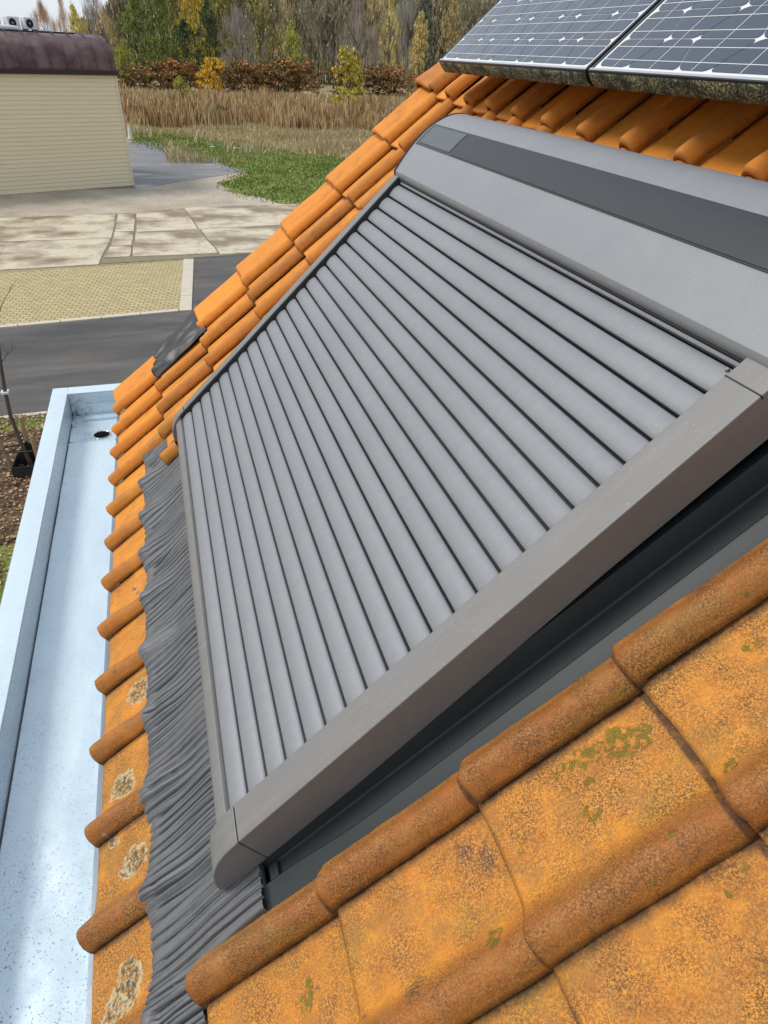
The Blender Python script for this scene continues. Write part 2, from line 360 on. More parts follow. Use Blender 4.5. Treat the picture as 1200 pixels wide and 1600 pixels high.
def tile(mb, vf, vb, u0, prof, age, res=12, umin=-99, umax=99, rough=1.0, ts=TS, flatten=False):
    j0 = random.uniform(-.010, .010); ju = random.uniform(-.006, .006); tw = random.uniform(-.012, .012); dn = random.uniform(-.006, .008)
    R = rnd(); seed = Vector((rnd()*50, rnd()*50, rnd()*50))
    full = L*1.04
    vs_ = [0, .004, .014, .032, .07] + [.07 + (full-.07)*(i/res)**1.1 for i in range(1, res+1)]
    vs_ = sorted(vs_ + [L - .050, L - .040, L - .032, L - .012])
    vs_ = [x for x in vs_ if vf + x <= vb + 1e-6]
    pr = [(s, n) for s, n in prof if umin <= u0 + s <= umax]
    if len(pr) < 2: return
    rows = []; cols = []
    def pt(s, n, x):
        ss = s
        nose = (1 - min(1, x/.05))**2
        h = max(0, n)
        if flatten: n = n*(1 - .28*sstep(.15, .60, vf + x))
        nn = n*(1 + (.30 if ts > .1 else .06)*max(0, 1 - x/.9)) + ts*(1 - x/full) + dn - nose*(.016 + h*.20)
        sx = .005*math.sin(s*9 + R*6)*(1 if s > .3 else .4)
        v = vf + x + j0 + tw*s*(1 - x/full) + sx*(1 - min(1, x/.3))
        # roll mouth bulges forward a little
        v -= .03*max(0, 1 - abs(s-.1)/.16)*(1 - min(1, x/.2))
        nz = noise.noise(Vector((v*5, (u0+s)*5, 0)) + seed)*.007*rough + noise.noise(Vector((v*22, (u0+s)*22, 3)) + seed)*.0028*rough
        if x < .04: v += noise.noise(Vector(((u0+s)*16, 7, 0)) + seed)*.009*rough
        uu = u0 + ss + ju + (.006*noise.noise(Vector((v*6, u0, 5)) + seed))
        return (v, uu, nn + nz)
    first = [pt(s, n, 0) for s, n in pr]
    rows.append([(v + .07, u, n - .050) for v, u, n in first]); rows.append([(v + .012, u, n - .048) for v, u, n in first]); rows.append([(v + .001, u, n - .026) for v, u, n in first])
    for x in vs_: rows.append([pt(s, n, x) for s, n in pr])
    gcol = [max(0, min(1, n/.18)) for s, n in pr]
    b = len(mb.v); mb.grid(rows)
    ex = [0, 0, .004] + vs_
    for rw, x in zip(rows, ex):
        gx = sstep(L - .052, L - .034, x) if x > .5 else (.55*sstep(.03, 0, x))  # joint shade painted below course lips and along rolls, mixed with grime
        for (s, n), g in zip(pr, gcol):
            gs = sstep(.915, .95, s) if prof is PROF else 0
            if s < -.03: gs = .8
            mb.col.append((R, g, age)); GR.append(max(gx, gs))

house = empty('house', (1.5, -.3, 0))
house['_w'] = 1
tag(house, 'house with an orange clay tiled roof sloping down to a metal box gutter', 'house')
roof_e = None
mb = RMB()
def shift(u, j):
    if j < 6: return 0
    return -.45 + .45*(max(0, u)/12)**2
def tile_age(k, j):
    if k < 0: return random.uniform(.86, 1.0)
    if j < 0: return max(.12, min(1, .95 - k*.075)) * random.uniform(.9, 1.05)
    if j >= 6: return random.uniform(.30, .6)
    if k >= 11: return random.uniform(.05, .25)
    return random.uniform(.30, .68)
for j in range(-1, 12):
    for k in range(-7, 12):
        vf = V1 + j*L + shift(k, j); u0 = k; pr = VERGE if k == 11 else PROF
        near = k < 0 and j < 5
        res = 18 if near else (8 if j < 0 else 7)
        if k == 11 and j == 0: continue
        a = tile_age(k, j)
        if 0 <= k <= 7 and 0 <= j <= 4:
            if not (k == 7 and j == 0): continue
        if 0 <= k <= 7 and j == 5:
            tile(mb, 8.50, vf + L*1.04 , u0, pr, a, res); continue
        if k == 7 and j == 0:
            tile(mb, 1.30, 1.66, u0, PROF, .45, 8); continue
        if k == -1 and 0 <= j <= 5:       # cut along the window: the roll and its foot only
            tile(mb, vf, 99, u0, [p for p in PROF if p[0] < .28] + [(.30, -.03)], a, res); continue
        if j == -1 and -1 <= k <= 7:
            tile(mb, vf, .71, u0, pr, a, res + 8, flatten=True); continue
        tile(mb, vf, 99, u0, pr, a, res, ts=.13 if j == 6 else TS)
# joints are gaps above the underlay, darkened by painted shade and grime
tiles = mb
tiles.v = [(x*W, y*W, z*W) for x, y, z in tiles.v]
tiles_o = tiles.build('tiled_roof', M['tile'], None, angle=50, recalc=False)
ga = tiles_o.data.attributes.new('joint_shade_grime', 'FLOAT', 'POINT'); ga.data.foreach_set('value', GR)
def put_roof(o, par):           # part of the house given in the roof frame
    o.parent = par; o.matrix_parent_inverse = Matrix.Identity(4)
    o.location = (RF.translation - par.location); o.rotation_euler = (0, -TH, 0)
put_roof(tiles_o, house)
mb = MB()
mb.box(-.02*W, 17.3*W, -6.9*W, 12.0*W, -.75*W, -.085*W)
o = mb.build('roof_underlay', M['under']); put_roof(o, house)
vr = 17.3*W; xr = vr*math.cos(TH); zr = E + vr*math.sin(TH)
mb = MB(); Yn, Yf = -1.35, 12.0*W - .03
mb.prism([(.03, 0), (2*xr - .03, 0), (2*xr - .03, E - .20), (xr, zr - .22), (.03, E - .20)], Yn, Yf, 'y')
o = mb.build('wall', M['plaster'], house, base=tuple(house.location), angle=20)
# rear roof slope
mb = MB(); t_ = .10
mb.prism([(xr - .02, zr - .03), (2*xr + .1, E - .08), (2*xr + .1, E - .08 - t_), (xr - .02, zr - .03 - t_)], Yn - .05, Yf + .1, 'y')
mb.build('rear_roof_slope', simple('rear_clay', (.5, .18, .03), .7, 0, .3, 12), house, base=tuple(house.location))
mb = MB(); mb.tube([(xr - .01, Yn - .05, zr - .04), (xr - .01, Yf + .1, zr - .04)], .11, 16)
mb.build('ridge_capping', simple('ridge_clay', (.5, .18, .03), .7, 0, .3, 12), house, base=tuple(house.location))

# ------------------------------------------------------------------ box gutter
g = empty('box_gutter', (-1.0*W, 3.0*W, E - .95*W)); gb = tuple(g.location)
tag(g, 'shiny galvanised metal box gutter running along the eave below the orange tiles', 'gutter')
def GW(p): return (p[0]*W, p[1]*W, E + p[2]*W)
Y0, Y1, Y2 = -7.0, 13.07, 13.46; XO, XI = -1.76, -1.39; ZT, ZF = -.31, -.93; XR = -.34
mb = MB()
def strip(pts, ya, yb, ny):     # open profile swept along Y with slight waviness
    rows = []
    for i in range(ny+1):
        y = ya + (yb-ya)*i/ny
        rows.append([GW((x + .006*noise.noise(Vector((x*3, y*.6, z*3))), y, z + .008*noise.noise(Vector((x*2, y*.8, 9 + z))))) for x, z in pts])
    mb.grid(rows)
strip([(XO, -1.6), (XO, ZT - .02), (XO + .015, ZT), (XO + .12, ZT + .004), (XI - .10, ZT), (XI - .012, ZT - .004), (XI, ZT - .02)], Y0, Y2, 60)
mb.build('parapet_capping', M['zinc'], g, base=gb, angle=30)
mb = MB(); strip([(XI + .001, ZT - .02), (XI + .006, ZF + .012)], Y0, Y1, 50)
mb.build('inner_side', M['zinc'], g, base=gb, angle=30)
# floor with a real hole
hx, hy, hr_ = -.69, 12.05, .19
mb = MB()
def floor_patch(xa, xb, ya, yb, nx, ny):
    rows = []
    for i in range(ny+1):
        y = ya + (yb-ya)*i/ny
        rows.append([GW((xa + (xb-xa)*q/nx, y, ZF + .05*max(0, 1 - (xa + (xb-xa)*q/nx - XI)/.40)**2 + .015*noise.noise(Vector(((xa + (xb-xa)*q/nx)*2.2, y*1.1, 2))))) for q in range(nx+1)])
    mb.grid(rows)
floor_patch(XI + .008, XR, Y0, 11.65, 20, 90)
N = 40; rows = []
xa, xb, ya, yb = XI + .008, XR, 11.65, 12.45
for t in (0, .35, .6, .8, .92, 1.0):
    rw = []
    for q in range(N):
        a = 2*math.pi*q/N; cx, cy = math.cos(a), math.sin(a)
        sx = ((xb if cx > 0 else xa) - hx)/cx if abs(cx) > 1e-6 else 1e9
        sy = ((yb if cy > 0 else ya) - hy)/cy if abs(cy) > 1e-6 else 1e9
        s = min(sx, sy); R_ = s*(1-t) + hr_*t
        x = hx + cx*R_; y = hy + cy*R_
        z = ZF + .05*max(0, 1 - (x - XI)/.40)**2 + .015*noise.noise(Vector((x*2.2, y*1.1, 2)))*(1-t) - .05*t**2
        rw.append(GW((x, y, z)))
    rows.append(rw)
mb.grid(rows, close=True)
floor_patch(XI + .008, XR, 12.45, Y1, 20, 6)
mb.build('gutter_floor', M['zinc'], g, base=gb, angle=40)
mb = MB(); mb.tube([GW((hx + (hr_ + .004)*math.cos(2*math.pi*q/N), hy + (hr_ + .004)*math.sin(2*math.pi*q/N), ZF - .034)) for q in range(N + 1)], .0028, 6, caps=False)
mb.build('outlet_rim', M['zinc'], g, base=gb)
mb = MB(); ring = []
for z in (-.055, -.35, -1.2): ring.append([GW((hx + hr_*math.cos(2*math.pi*q/N), hy + hr_*math.sin(2*math.pi*q/N), ZF + z)) for q in range(N)])
mb.grid(ring, close=True); mb.v.append(GW((hx, hy, ZF - 1.2))); c_ = len(mb.v)-1
for q in range(N): mb.f.append((2*N + q, 2*N + (q+1) % N, c_)); mb.m.append(0)
mb.build('drain_outlet', simple('rusty_outlet', (.05, .032, .022), .8), g, base=gb)
mb = MB(); strip([(XR, ZF - .002), (XR + .06, ZF + .35), (-.12, -.22), (-.02, -.16)], Y0, Y1, 40)
mb.build('eave_flashing', simple('dull_zinc', (.26, .28, .31), .45, .6), g, base=gb)
mb = MB()
mb.prism([(XI, ZF - .05), (XR + .3, ZF - .05), (XR + .3, ZT - .01), (XI, ZT - .01)], Y1, Y1 + .03, 'y')
mb.prism([(XI + .01, ZF - .02), (XR + .3, ZF - .02), (XR + .3, ZF + .07), (XI + .01, ZF + .07)], Y1 - .30, Y1 - .002, 'y')
mb.prism([(XI + .02, ZF + .07), (XR + .3, ZF + .07), (XR + .3, ZF + .33), (XI + .02, ZF + .33)], Y1 - .05, Y1 - .003, 'y')
mb.v = [GW(p) for p in mb.v]
mb.build('end_panel', M['zinc'], g, base=gb, bevel=.002)
mb = MB(); mb.box(XI, -.10, Y1, Y2, ZT - .03, ZT + .006); mb.box(XO, -.10, Y2 - .02, Y2, -1.6, ZT - .01); mb.v = [GW(p) for p in mb.v]
mb.build('end_capping', M['zinc'], g, base=gb, bevel=.0015)
# shade of the floor crease, put in as a thin dark strip
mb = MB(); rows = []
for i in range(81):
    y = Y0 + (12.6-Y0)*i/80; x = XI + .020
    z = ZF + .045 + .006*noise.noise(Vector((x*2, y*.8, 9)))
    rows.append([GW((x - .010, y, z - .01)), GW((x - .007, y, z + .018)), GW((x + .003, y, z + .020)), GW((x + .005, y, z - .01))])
mb.grid(rows); mb.build('crease_shade_strip', simple('crease_shade_zinc', (.10, .11, .12), .5, .5), g, base=gb)
# wall below the gutter belongs to the house
mb = MB(); mb.box(-1.70*W, .025, Yn, 13.3*W, 0, E - 1.25*W)
mb.build('eave_wall', M['plaster'], house, base=tuple(house.location))

# ------------------------------------------------------------------ roof window: frame, flashing, apron
rw_ = roof_thing('roof_window', 2.0, 3.5, -.05)
tag(rw_, 'roof window with slate grey side flashing and a wrinkled lead apron under the shutter', 'roof window')
mb = RMB(); mb.box(2.0, 8.2, -.28, 7.30, -.08, .05); mb.done('window_frame', M['seal'], rw_)
mb = RMB()
# side cover + channel, swept up the slope; bends inwards at its lower end
def chan(v):
    b = sstep(3.1, 2.05, v)
    return [(-.20, .175), (-.295, .172), (-.305, .155), (-.36, .0), (-.375, -.01), (-.545 + .07*b, -.015), (-.575 + .08*b, .055 - .03*b), (-.60 + .08*b, .082 - .03*b), (-.63 + .07*b, .080 - .03*b), (-.72, .055), (-.83, .03)]
rows = []
for i in range(61):
    v = 1.96 + (8.9-1.96)*(i/60)**1.2
    rows.append([(v, u, n) for u, n in chan(v)])
mb.grid(rows); o = mb.done('side_flashing', M['flash'], rw_, angle=25)
sm = o.modifiers.new('thick', 'SOLIDIFY'); sm.thickness = .0012; sm.offset = -1
mb = RMB(); mb.tube([(1.955, -.33, .05), (1.94, -.52, .035), (1.93, -.72, .035), (1.92, -.88, .03)], .026, 8)
mb.done('folded_joint', M['seal'], rw_)
mb = RMB(); mb.box(2.01, 2.10, -.50, -.38, -.02, .03)
mb.done('fixing_bracket', M['flash'], rw_, bevel=.002)
mb = RMB()
rows = [[(v, 7.45 + du, n) for du, n in ((0, .10), (.06, .0), (.25, -.01), (.30, .05), (.45, .05))] for v in (1.9, 4, 6, 8.9)]
mb.grid(rows); mb.done('far_flashing', M['flash'], rw_)
# pleated apron
mb = RMB(); rows = []
NU, NV = 2300, 22; UA, UB = -1.7, 8.52
def psm(u): return sum(prof_n(u + d*.03)*(1 - abs(d)/9) for d in range(-8, 9))/8.9
PS = [psm(UA + (UB-UA)*i/NU) for i in range(NU+1)]
for i in range(NU+1):
    u = UA + (UB-UA)*i/NU
    va = .655 + .02*noise.noise(Vector((u*1.3, 4, 0))) + .008*noise.noise(Vector((u*9, 5, 0)))
    if u > 7.0: va += .05*sstep(7, 8.5, u)
    row = []
    for q in range(NV+1):
        t = q/NV; v = va + ((1.96 if u > -.86 else 1.22) - va)*t
        skew = .24*(v - .6) + .035*noise.noise(Vector((v*1.8, u*.9, 1))) + .012*noise.noise(Vector((v*6, u*2.5, 8)))
        ph = u - skew*.25
        warp = ph + .03*noise.noise(Vector((ph*3.1, 2, 2))) + .018*noise.noise(Vector((ph*9, v*1.2, 2)))
        c = warp/.098*math.pi*2
        amp = .55 + .75*noise.noise(Vector((ph*2.2, v*.8, 11))); amp = max(.12, amp)
        s = math.sin(c*.5); h = -.085*amp*(1 - abs(s))**3.2 - .034*max(.1, .5 + noise.noise(Vector((ph*3, v*.9, 31))))*(1 - abs(math.sin(c*.97 + 1.1)))**3.5 + .010*amp*math.sin(c*.25)
        h += -.10*max(0, noise.noise(Vector((ph*5.3, v*.7, 21))) - .28)*1.6
        pk = (1 - .28*sstep(.15, .60, v)) ; kf = 1 - sstep(.72, .98, v)
        base_n = max(prof_n(u)*pk*kf, PS[i]*.8*(1 - sstep(.85, 1.5, v))) + TS*(1 - (v + .069)/(L*1.04)) + .036
        k_ = sstep(.85, 1.5, v)
        flat = .09 + .01*math.sin(u*6.28)
        if u < -.86: flat = .03; k_ = 0
        n = base_n*(1-k_) + flat*k_ + h
        if v < .78: n = max(n, base_n - .022)
        if q == 0: n -= .02
        row.append((v, u, n))
    rows.append(row)
mb.grid(rows); mb.done('pleated_apron', M['pleat'], rw_, angle=60)

# ------------------------------------------------------------------ roller shutter
sh = roof_thing('roller_shutter', 4.5, 3.5, .1)
tag(sh, 'closed grey roller shutter of slats with hood and side rails covering the roof window', 'roller shutter')
SL = (.7518-.4601)/(7.1381-1.9324)
def top(v): return .4601 + SL*(v - 1.9324)
ca = math.cos(math.atan(SL)); sa = math.sin(math.atan(SL))
def SP(e, dn=0):      # distance up the shutter plane, height over it -> (v, n)
    return (1.9324 + e*ca - dn*sa, .4601 + e*sa + dn*ca)
def rail(u0, u1, name='side_rail'):
    nose = [(2.12, top(2.12)), (2.03, .462), (1.94, .448), (1.85, .42), (1.765, .375), (1.69, .318), (1.63, .25), (1.585, .18), (1.562, .125), (1.575, .092), (1.62, .078), (1.70, .072), (2.055, .078)]
    mb = RMB()
    mb.prism([(2.13, top(2.13)), (7.13, top(7.13)), (7.13, .38), (6.885, .364), (5.52, .30), (4.03, .185), (3.08, .118), (2.062, .08)], u0, u1, 'y')
    r_ = mb.done(name, M['alu'], sh, bevel=.0022)
    mb = RMB(); mb.prism(nose, u0, u1, 'y')
    c = mb.done('rail_end_cap', M['alu'], sh, bevel=.0022, seg=3)
    c.parent = r_
    return r_
rail(-.35, -.03); rail(7.27, 7.46)
mb = RMB(); mb.box(2.1, 7.1, 7.235, 7.268, .3, .40)
for (va, vb) in [(2.0, 7.1)]:
    mb = RMB(); mb.prism([(va, top(va) - .015), (vb, top(vb) - .015), (vb, top(vb) - .2), (va, top(va) - .2)], 7.252, 7.269, 'y')
mb.done('rail_brush', M['seal'], sh)
# bottom bar
mb = RMB()
pr = [SP(e, d) for e, d in ((.045, -.085), (.03, -.062), (-.04, -.060), (-.09, -.072), (-.125, -.10), (-.14, -.15), (-.14, -.30), (-.10, -.34), (.045, -.34))]
mb.prism(pr, -.05, 7.40, 'y'); mb.done('bottom_bar', M['alu'], sh, bevel=.0012)
# slat curtain: every slat a crowned strip with a groove after it
mb = RMB(); P_ = .2312; sl_n = 23
rows_u = [-.031 + (7.255 + .031)*i/10 for i in range(11)]
for k in range(sl_n + 1):
    e0 = .058 + k*P_
    sec = [(.0, -.14), (.0, -.096), (.003, -.092), (.010, -.086), (.04, -.077), (.085, -.071), (.125, -.0715), (.158, -.077), (.184, -.085), (.198, -.092), (.203, -.099), (.204, -.14)]
    du = random.uniform(-.004, .004)
    rows = []
    for u in rows_u:
        uu = u if u > 0 else u
        wob = .0015*noise.noise(Vector((u*.8, k*3.3, 0)))
        rows.append([(SP(e0 + x, d + wob)[0], uu, SP(e0 + x, d + wob)[1]) for x, d in sec])
    mb.grid(rows)
mb.done('slat_curtain', M['alu_slat'], sh, angle=30)
mb = RMB(); a = SP(-.1, -.17); b = SP(5.35, -.17); c = SP(5.35, -.19); d = SP(-.1, -.19)
mb.prism([a, b, c, d], -.033, 7.26, 'y'); mb.done('slat_hinge_strip', M['seal'], sh)
# hood
HP = [(7.115, .66), (7.112, .742), (7.125, .775), (7.15, .80), (7.35, .850), (7.50, .880), (7.60, .893), (7.66, .899), (7.75, .905), (7.87, .905), (7.95, .896), (8.03, .880), (8.13, .855), (8.22, .825), (8.30, .785), (8.36, .745), (8.42, .690), (8.455, .635), (8.47, .55), (8.47, .05), (7.30, .05), (7.13, .30)]
def hn(v):
    for (a, x), (b, y) in zip(HP[3:], HP[4:]):
        if a <= v <= b: return x + (y-x)*(v-a)/(b-a)
    return .9
mb = RMB(); mb.prism(HP, -.34, 7.385, 'y'); hood = mb.done('shutter_hood', M['alu_hood'], sh, angle=28, bevel=.001)
mb = RMB(); mb.prism([(v + (.0 if v > 7.9 else -.006), n + (.012 if n > .3 else 0)) for v, n in HP], 7.386, 7.42, 'y'); o = mb.done('hood_end_cap', M['seal'], sh, angle=28); o.parent = hood
mb = RMB(); mb.prism([(7.098, .60), (7.111, .60), (7.111, .700), (7.104, .702), (7.098, .698)], -.03, 7.26, 'y'); o = mb.done('hood_lip_seal', M['seal'], sh); o.parent = hood
def hstrip(va, vb, ua, ub, off, name, mat, parent, n=8, thick=.012):
    t = RMB(); up = [(va + (vb-va)*i/n) for i in range(n+1)]
    prf = [(v, hn(v) + off) for v in up] + [(v, hn(v) + off - thick) for v in reversed(up)]
    t.prism(prf, ua, ub, 'y'); o = t.done(name, mat, sh, angle=28); o.parent = parent; return o
fr = hstrip(7.60, 7.985, -.30, 7.31, .010, 'solar_strip_frame', M['pvframe'], hood)
hstrip(7.635, 7.95, 6.02, 7.20, .016, 'sensor_window', M['pvlight'], hood)
hstrip(7.615, 7.968, -.29, 5.93, .016, 'solar_strip', M['pvdark'], hood)
# joint line of the near rail's top piece and a rivet
mb = RMB(); a = SP(5.02, .004); b = SP(5.03, .004); c = SP(5.03, -.03); d = SP(5.02, -.03)
mb.prism([a, b, c, d], -.352, -.03, 'y'); mb.done('rail_joint', M['seal'], sh)
mb = RMB(); cc = SP(5.09, -.06)
mb.tube([(cc[0], .06, cc[1]-.03), (cc[0], .06, cc[1] + .0)], [.016, .013], 12); mb.done('rivet', M['alu'], sh)

# ------------------------------------------------------------------ bitumen patch on the verge
bp = roof_thing('bitumen_patch', 1.95, 11.5, 0)
tag(bp, 'torn black bitumen sheet patching the gap of a missing verge tile', 'roof patch')
mb = RMB(); rows = []
for i in range(41):
    t = i/40; v = 1.20 + 1.50*t; row = []
    for q in range(31):
        s = q/30; u = 10.80 + 1.34*s
        if i < 5: v2 = v + .14*noise.noise(Vector((s*5, 3, 3))) + .10*(s > .5)*(1-t*8 if t < .125 else 0)
        else: v2 = v
        b_ = 0
        for (a, x), (c, y) in zip(VERGE[1:], VERGE[2:]):
            if a <= u - 11 <= c: b_ = x + (y-x)*(u-11-a)/(c-a+1e-9); break
        if u < 10.965: b_ = .03 + .04*sstep(10.80, 10.965, u)
        if u - 11 > 1.085: b_ = -.12
        n = b_*.85 + .085 + .030*noise.noise(Vector((v*2.2, s*9, 1))) + .022*noise.noise(Vector((v*3.5, s*12, 5)))
        n += .05*max(0, 1 - abs(s-.12)/.12)*(1-t)
        row.append((v2, u, n))
    rows.append(row)
mb.grid(rows); o = mb.done('bitumen_sheet', M['bitumen'], bp, angle=60)
o.modifiers.new('thick', 'SOLIDIFY').thickness = .003

# ------------------------------------------------------------------ solar panels
def mat_cell():
    t = NT('silicon_cell'); n = t.noise(30, 3)
    t.set(Base_Color=t.mix(n, (.022, .030, .050), (.045, .056, .080)), Roughness=.22)
    t.b.inputs['Coat Weight'].default_value = .35; t.b.inputs['Coat Roughness'].default_value = .06
    return t.m
def mat_mossy():
    t = NT('mossy_panel_edge'); a = t.noise(70, 4, .7); b = t.noise(240, 3, .7); cc = t.noise(22, 3)
    c = t.mix(t.ramp(t.math('ADD', t.math('MULTIPLY', a, .55), t.math('MULTIPLY', cc, .45)), [(.42, 0), (.56, 1)]), (.012, .012, .012), (.075, .062, .018))
    c = t.mix(t.math('MULTIPLY', t.ramp(b, [(.53, 0), (.58, 1)]), t.ramp(cc, [(.38, .1), (.55, 1)])), c, (.42, .40, .26))
    t.set(Base_Color=c, Roughness=.85, Normal=t.bump(t.math('ADD', a, b), .8, .003)); return t.m
M['cell'] = mat_cell(); M['moss'] = mat_mossy()
M['back'] = simple('white_backsheet', (.68, .69, .70), .3, 0, .05); M['silver'] = simple('aluminium_bead', (.50, .51, .53), .35, .6)
NP = 1.0; VB = 9.02
def panel(u0, u1, label):
    p = roof_thing('solar_panel', VB, (u0+u1)/2, NP - .2)
    tag(p, label, 'solar panel', 'solar panels mounted on the tiled roof')
    H = 7.9; fr = .045; n0 = NP - .20
    mb = RMB()
    mb.box(VB, VB + fr, u0, u1, n0, NP); mb.box(VB + H - fr, VB + H, u0, u1, n0, NP)
    mb.box(VB + fr, VB + H - fr, u0, u0 + fr, n0, NP - .001); mb.box(VB + fr, VB + H - fr, u1 - fr, u1, n0, NP - .001)
    fo = mb.done('panel_frame', M['pvframe'], p, bevel=.0008)
    mb = RMB(); nx = 60
    rows = []
    for i, (dv, n) in enumerate(((-.004, n0 - .004), (-.012, n0 + .03), (-.014, n0 + .09), (-.012, n0 + .14), (-.004, NP - .03), (.0, NP - .025))):
        rows.append([(VB + dv - .008*noise.noise(Vector((u0 + (u1-u0)*q/nx*9, n*20, 4)))**2, u0 + .01 + (u1-u0-.02)*q/nx, n) for q in range(nx+1)])
    mb.grid(rows); m_ = mb.done('moss_growth', M['moss'], p, angle=60); m_.parent = fo
    mb = RMB(); mb.box(VB + fr, VB + H - fr, u0 + fr, u1 - fr, NP - .04, NP - .012); mb.done('backsheet', M['back'], p)
    mb = RMB(); mb.box(VB + .012, VB + fr - .006, u0 + .01, u1 - .01, NP, NP + .003); mb.done('edge_bead', M['silver'], p)
    cells = RMB(); bus = RMB()
    pitch = .645; rp = .3875; vb = VB + .075; ub = u1 - .09
    nr = int((H - .2)/rp); nc = int(round((u1 - u0 - .16)/pitch)); pitch = (u1 - u0 - .18)/nc
    gap = .0065; zc = NP - .006
    def edge(c, r):    # zig-zag gap line number c at row boundary r
        if c == 0 or c == nc: return ub - c*pitch
        z = .105*(1 if (c + r) % 2 else -1)
        return ub - c*pitch + z
    for r in range(nr):
        va, vb2 = vb + r*rp, vb + (r+1)*rp
        for c in range(nc):
            A = [(va + gap, edge(c, r) - gap), (vb2 - gap, edge(c, r+1) - gap), (vb2 - gap, edge(c+1, r+1) + gap), (va + gap, edge(c+1, r) + gap)]
            ch = .045; poly = []
            for i in range(4):
                p0 = Vector(A[i]); pa = Vector(A[i-1]); pb = Vector(A[(i+1) % 4])
                d1 = (pa-p0).normalized(); d2 = (pb-p0).normalized()
                q1 = p0 + d1*ch*1.3; q2 = p0 + d2*ch*1.3
                m = p0 + (d1 + d2)*ch*.45
                poly += [q1, m, q2]
            cells.add([(q.x, q.y, zc) for q in poly], [tuple(range(12))])
        for tt in (.26, .72):
            v = va + rp*tt; bus.box(v - .0034, v + .0034, u0 + .07, u1 - .07, zc - .001, zc + .002)
    for c in range(nc):
        u = ub - (c + .5)*pitch; bus.box(vb, vb + nr*rp, u - .0034, u + .0034, zc - .001, zc + .0035)
    cells.done('solar_cells', M['cell'], p, smooth=False); bus.done('busbars', M['back'], p, smooth=False)
    for v in (VB + 1.4, VB + 6.2): RMB().box(v, v + .2, u0 + .05, u1 - .05, .32, n0 - .004).done('mounting_rail', M['silver'], p)
panel(4.63, 9.24, 'left solar panel, next to the roof verge, with a mossy lower edge')
panel(-.02, 4.575, 'right solar panel, cut by the photo edge, with thick moss on its lower edge')

# ------------------------------------------------------------------ ground and paving
def sheet(name, pts, z, mat, label=None, jag=0, sub=1, kind='structure'):
    out = []
    for i, p in enumerate(pts):
        q = pts[(i+1) % len(pts)]
        for s in range(sub):
            t = s/sub; x = p[0] + (q[0]-p[0])*t; y = p[1] + (q[1]-p[1])*t
            if jag and s: x += jag*noise.noise(Vector((x*.8, y*.8, 1)))*2; y += jag*noise.noise(Vector((x*.8, y*.8, 7)))*2
            out.append((x, y, z))
    mb = MB(); mb.add(out, [tuple(range(len(out)))])
    cx = sum(p[0] for p in out)/len(out); cy = sum(p[1] for p in out)/len(out)
    o = mb.build(name, mat, smooth=False, recalc=False, base=(cx, cy, z)); o.location = (cx, cy, z)
    o['kind'] = kind
    if label: o['label'] = label
    return o
def mat_field():
    t = NT('dry_field'); n = t.noise(.25, 6, .6); f = t.noise(9, 5, .75); m = t.noise(1.5, 4)
    c = t.mix(t.ramp(n, [(.35, 0), (.6, 1)]), (.40, .31, .17), (.56, .46, .29))
    c = t.mix(t.ramp(f, [(.35, 0), (.65, .7)]), c, (.17, .125, .06)); c = t.mix(t.ramp(m, [(.55, 0), (.75, .5)]), c, (.13, .14, .05))
    t.set(Base_Color=c, Roughness=.95, Normal=t.bump(f, .8, .08)); t.b.inputs['Specular IOR Level'].default_value = .1; return t.m
def mat_grass():
    t = NT('mown_grass'); n = t.noise(.7, 5, .6); f = t.noise(14, 5, .75)
    c = t.mix(t.ramp(n, [(.38, 0), (.62, 1)]), (.15, .21, .04), (.25, .29, .075))
    c = t.mix(t.ramp(f, [(.45, 0), (.7, .65)]), c, (.045, .075, .014)); c = t.mix(t.ramp(t.noise(1.7, 5, .7), [(.54, 0), (.72, .8)]), c, (.29, .235, .11))
    t.set(Base_Color=c, Roughness=.9, Normal=t.bump(f, .8, .05)); t.b.inputs['Specular IOR Level'].default_value = .1; return t.m
def mat_gravel():
    t = NT('gravel'); n = t.noise(.5, 5, .65); f = t.noise(11, 5, .8); v = t.vor(16)
    c = t.mix(t.ramp(n, [(.35, 0), (.65, 1)]), (.42, .35, .26), (.62, .54, .43))
    c = t.mix(t.ramp(f, [(.38, .55), (.62, 0)]), c, (.17, .14, .10)); c = t.mix(t.ramp(t.noise(1.1, 6, .75, vec=t.mapping(loc=(4, 0, 0), scale=(1, 1.6, 1))), [(.60, 0), (.68, .8)]), c, (.12, .13, .05))
    t.set(Base_Color=c, Roughness=.95, Normal=t.bump(v, .6, .04)); return t.m
def mat_concrete(wet=.5):
    t = NT('weathered_concrete'); n = t.noise(.42, 4, .6, vec=t.mapping(scale=(.8, 1.1, 1), loc=(3, 1, 0))); st = t.noise(1.6, 6, .75); f = t.noise(20, 4, .7)
    c = t.mix(t.ramp(n, [(.42, 0), (.56, 1)]), (.23, .165, .098), (.60, .525, .385))
    c = t.mix(t.ramp(st, [(.50, 0), (.68, .6)]), c, (.21, .165, .12)); c = t.mix(t.ramp(f, [(.5, 0), (.75, .35)]), c, (.15, .12, .09))
    t.set(Base_Color=c, Roughness=t.ramp(n, [(.35, .5), (.6, .85)]), Normal=t.bump(f, .3, .01)); return t.m
def mat_asphalt():
    t = NT('asphalt'); n = t.noise(.6, 5, .65, vec=t.mapping(scale=(.35, 1.5, 1), rot=(0, 0, .08))); f = t.noise(45, 3, .8)
    c = t.mix(t.ramp(n, [(.38, 0), (.66, 1)]), (.050, .049, .050), (.135, .118, .102)); c = t.mix(t.ramp(f, [(.5, 0), (.75, .35)]), c, (.19, .18, .16))
    t.set(Base_Color=c, Roughness=.8, Normal=t.bump(f, .4, .01)); return t.m
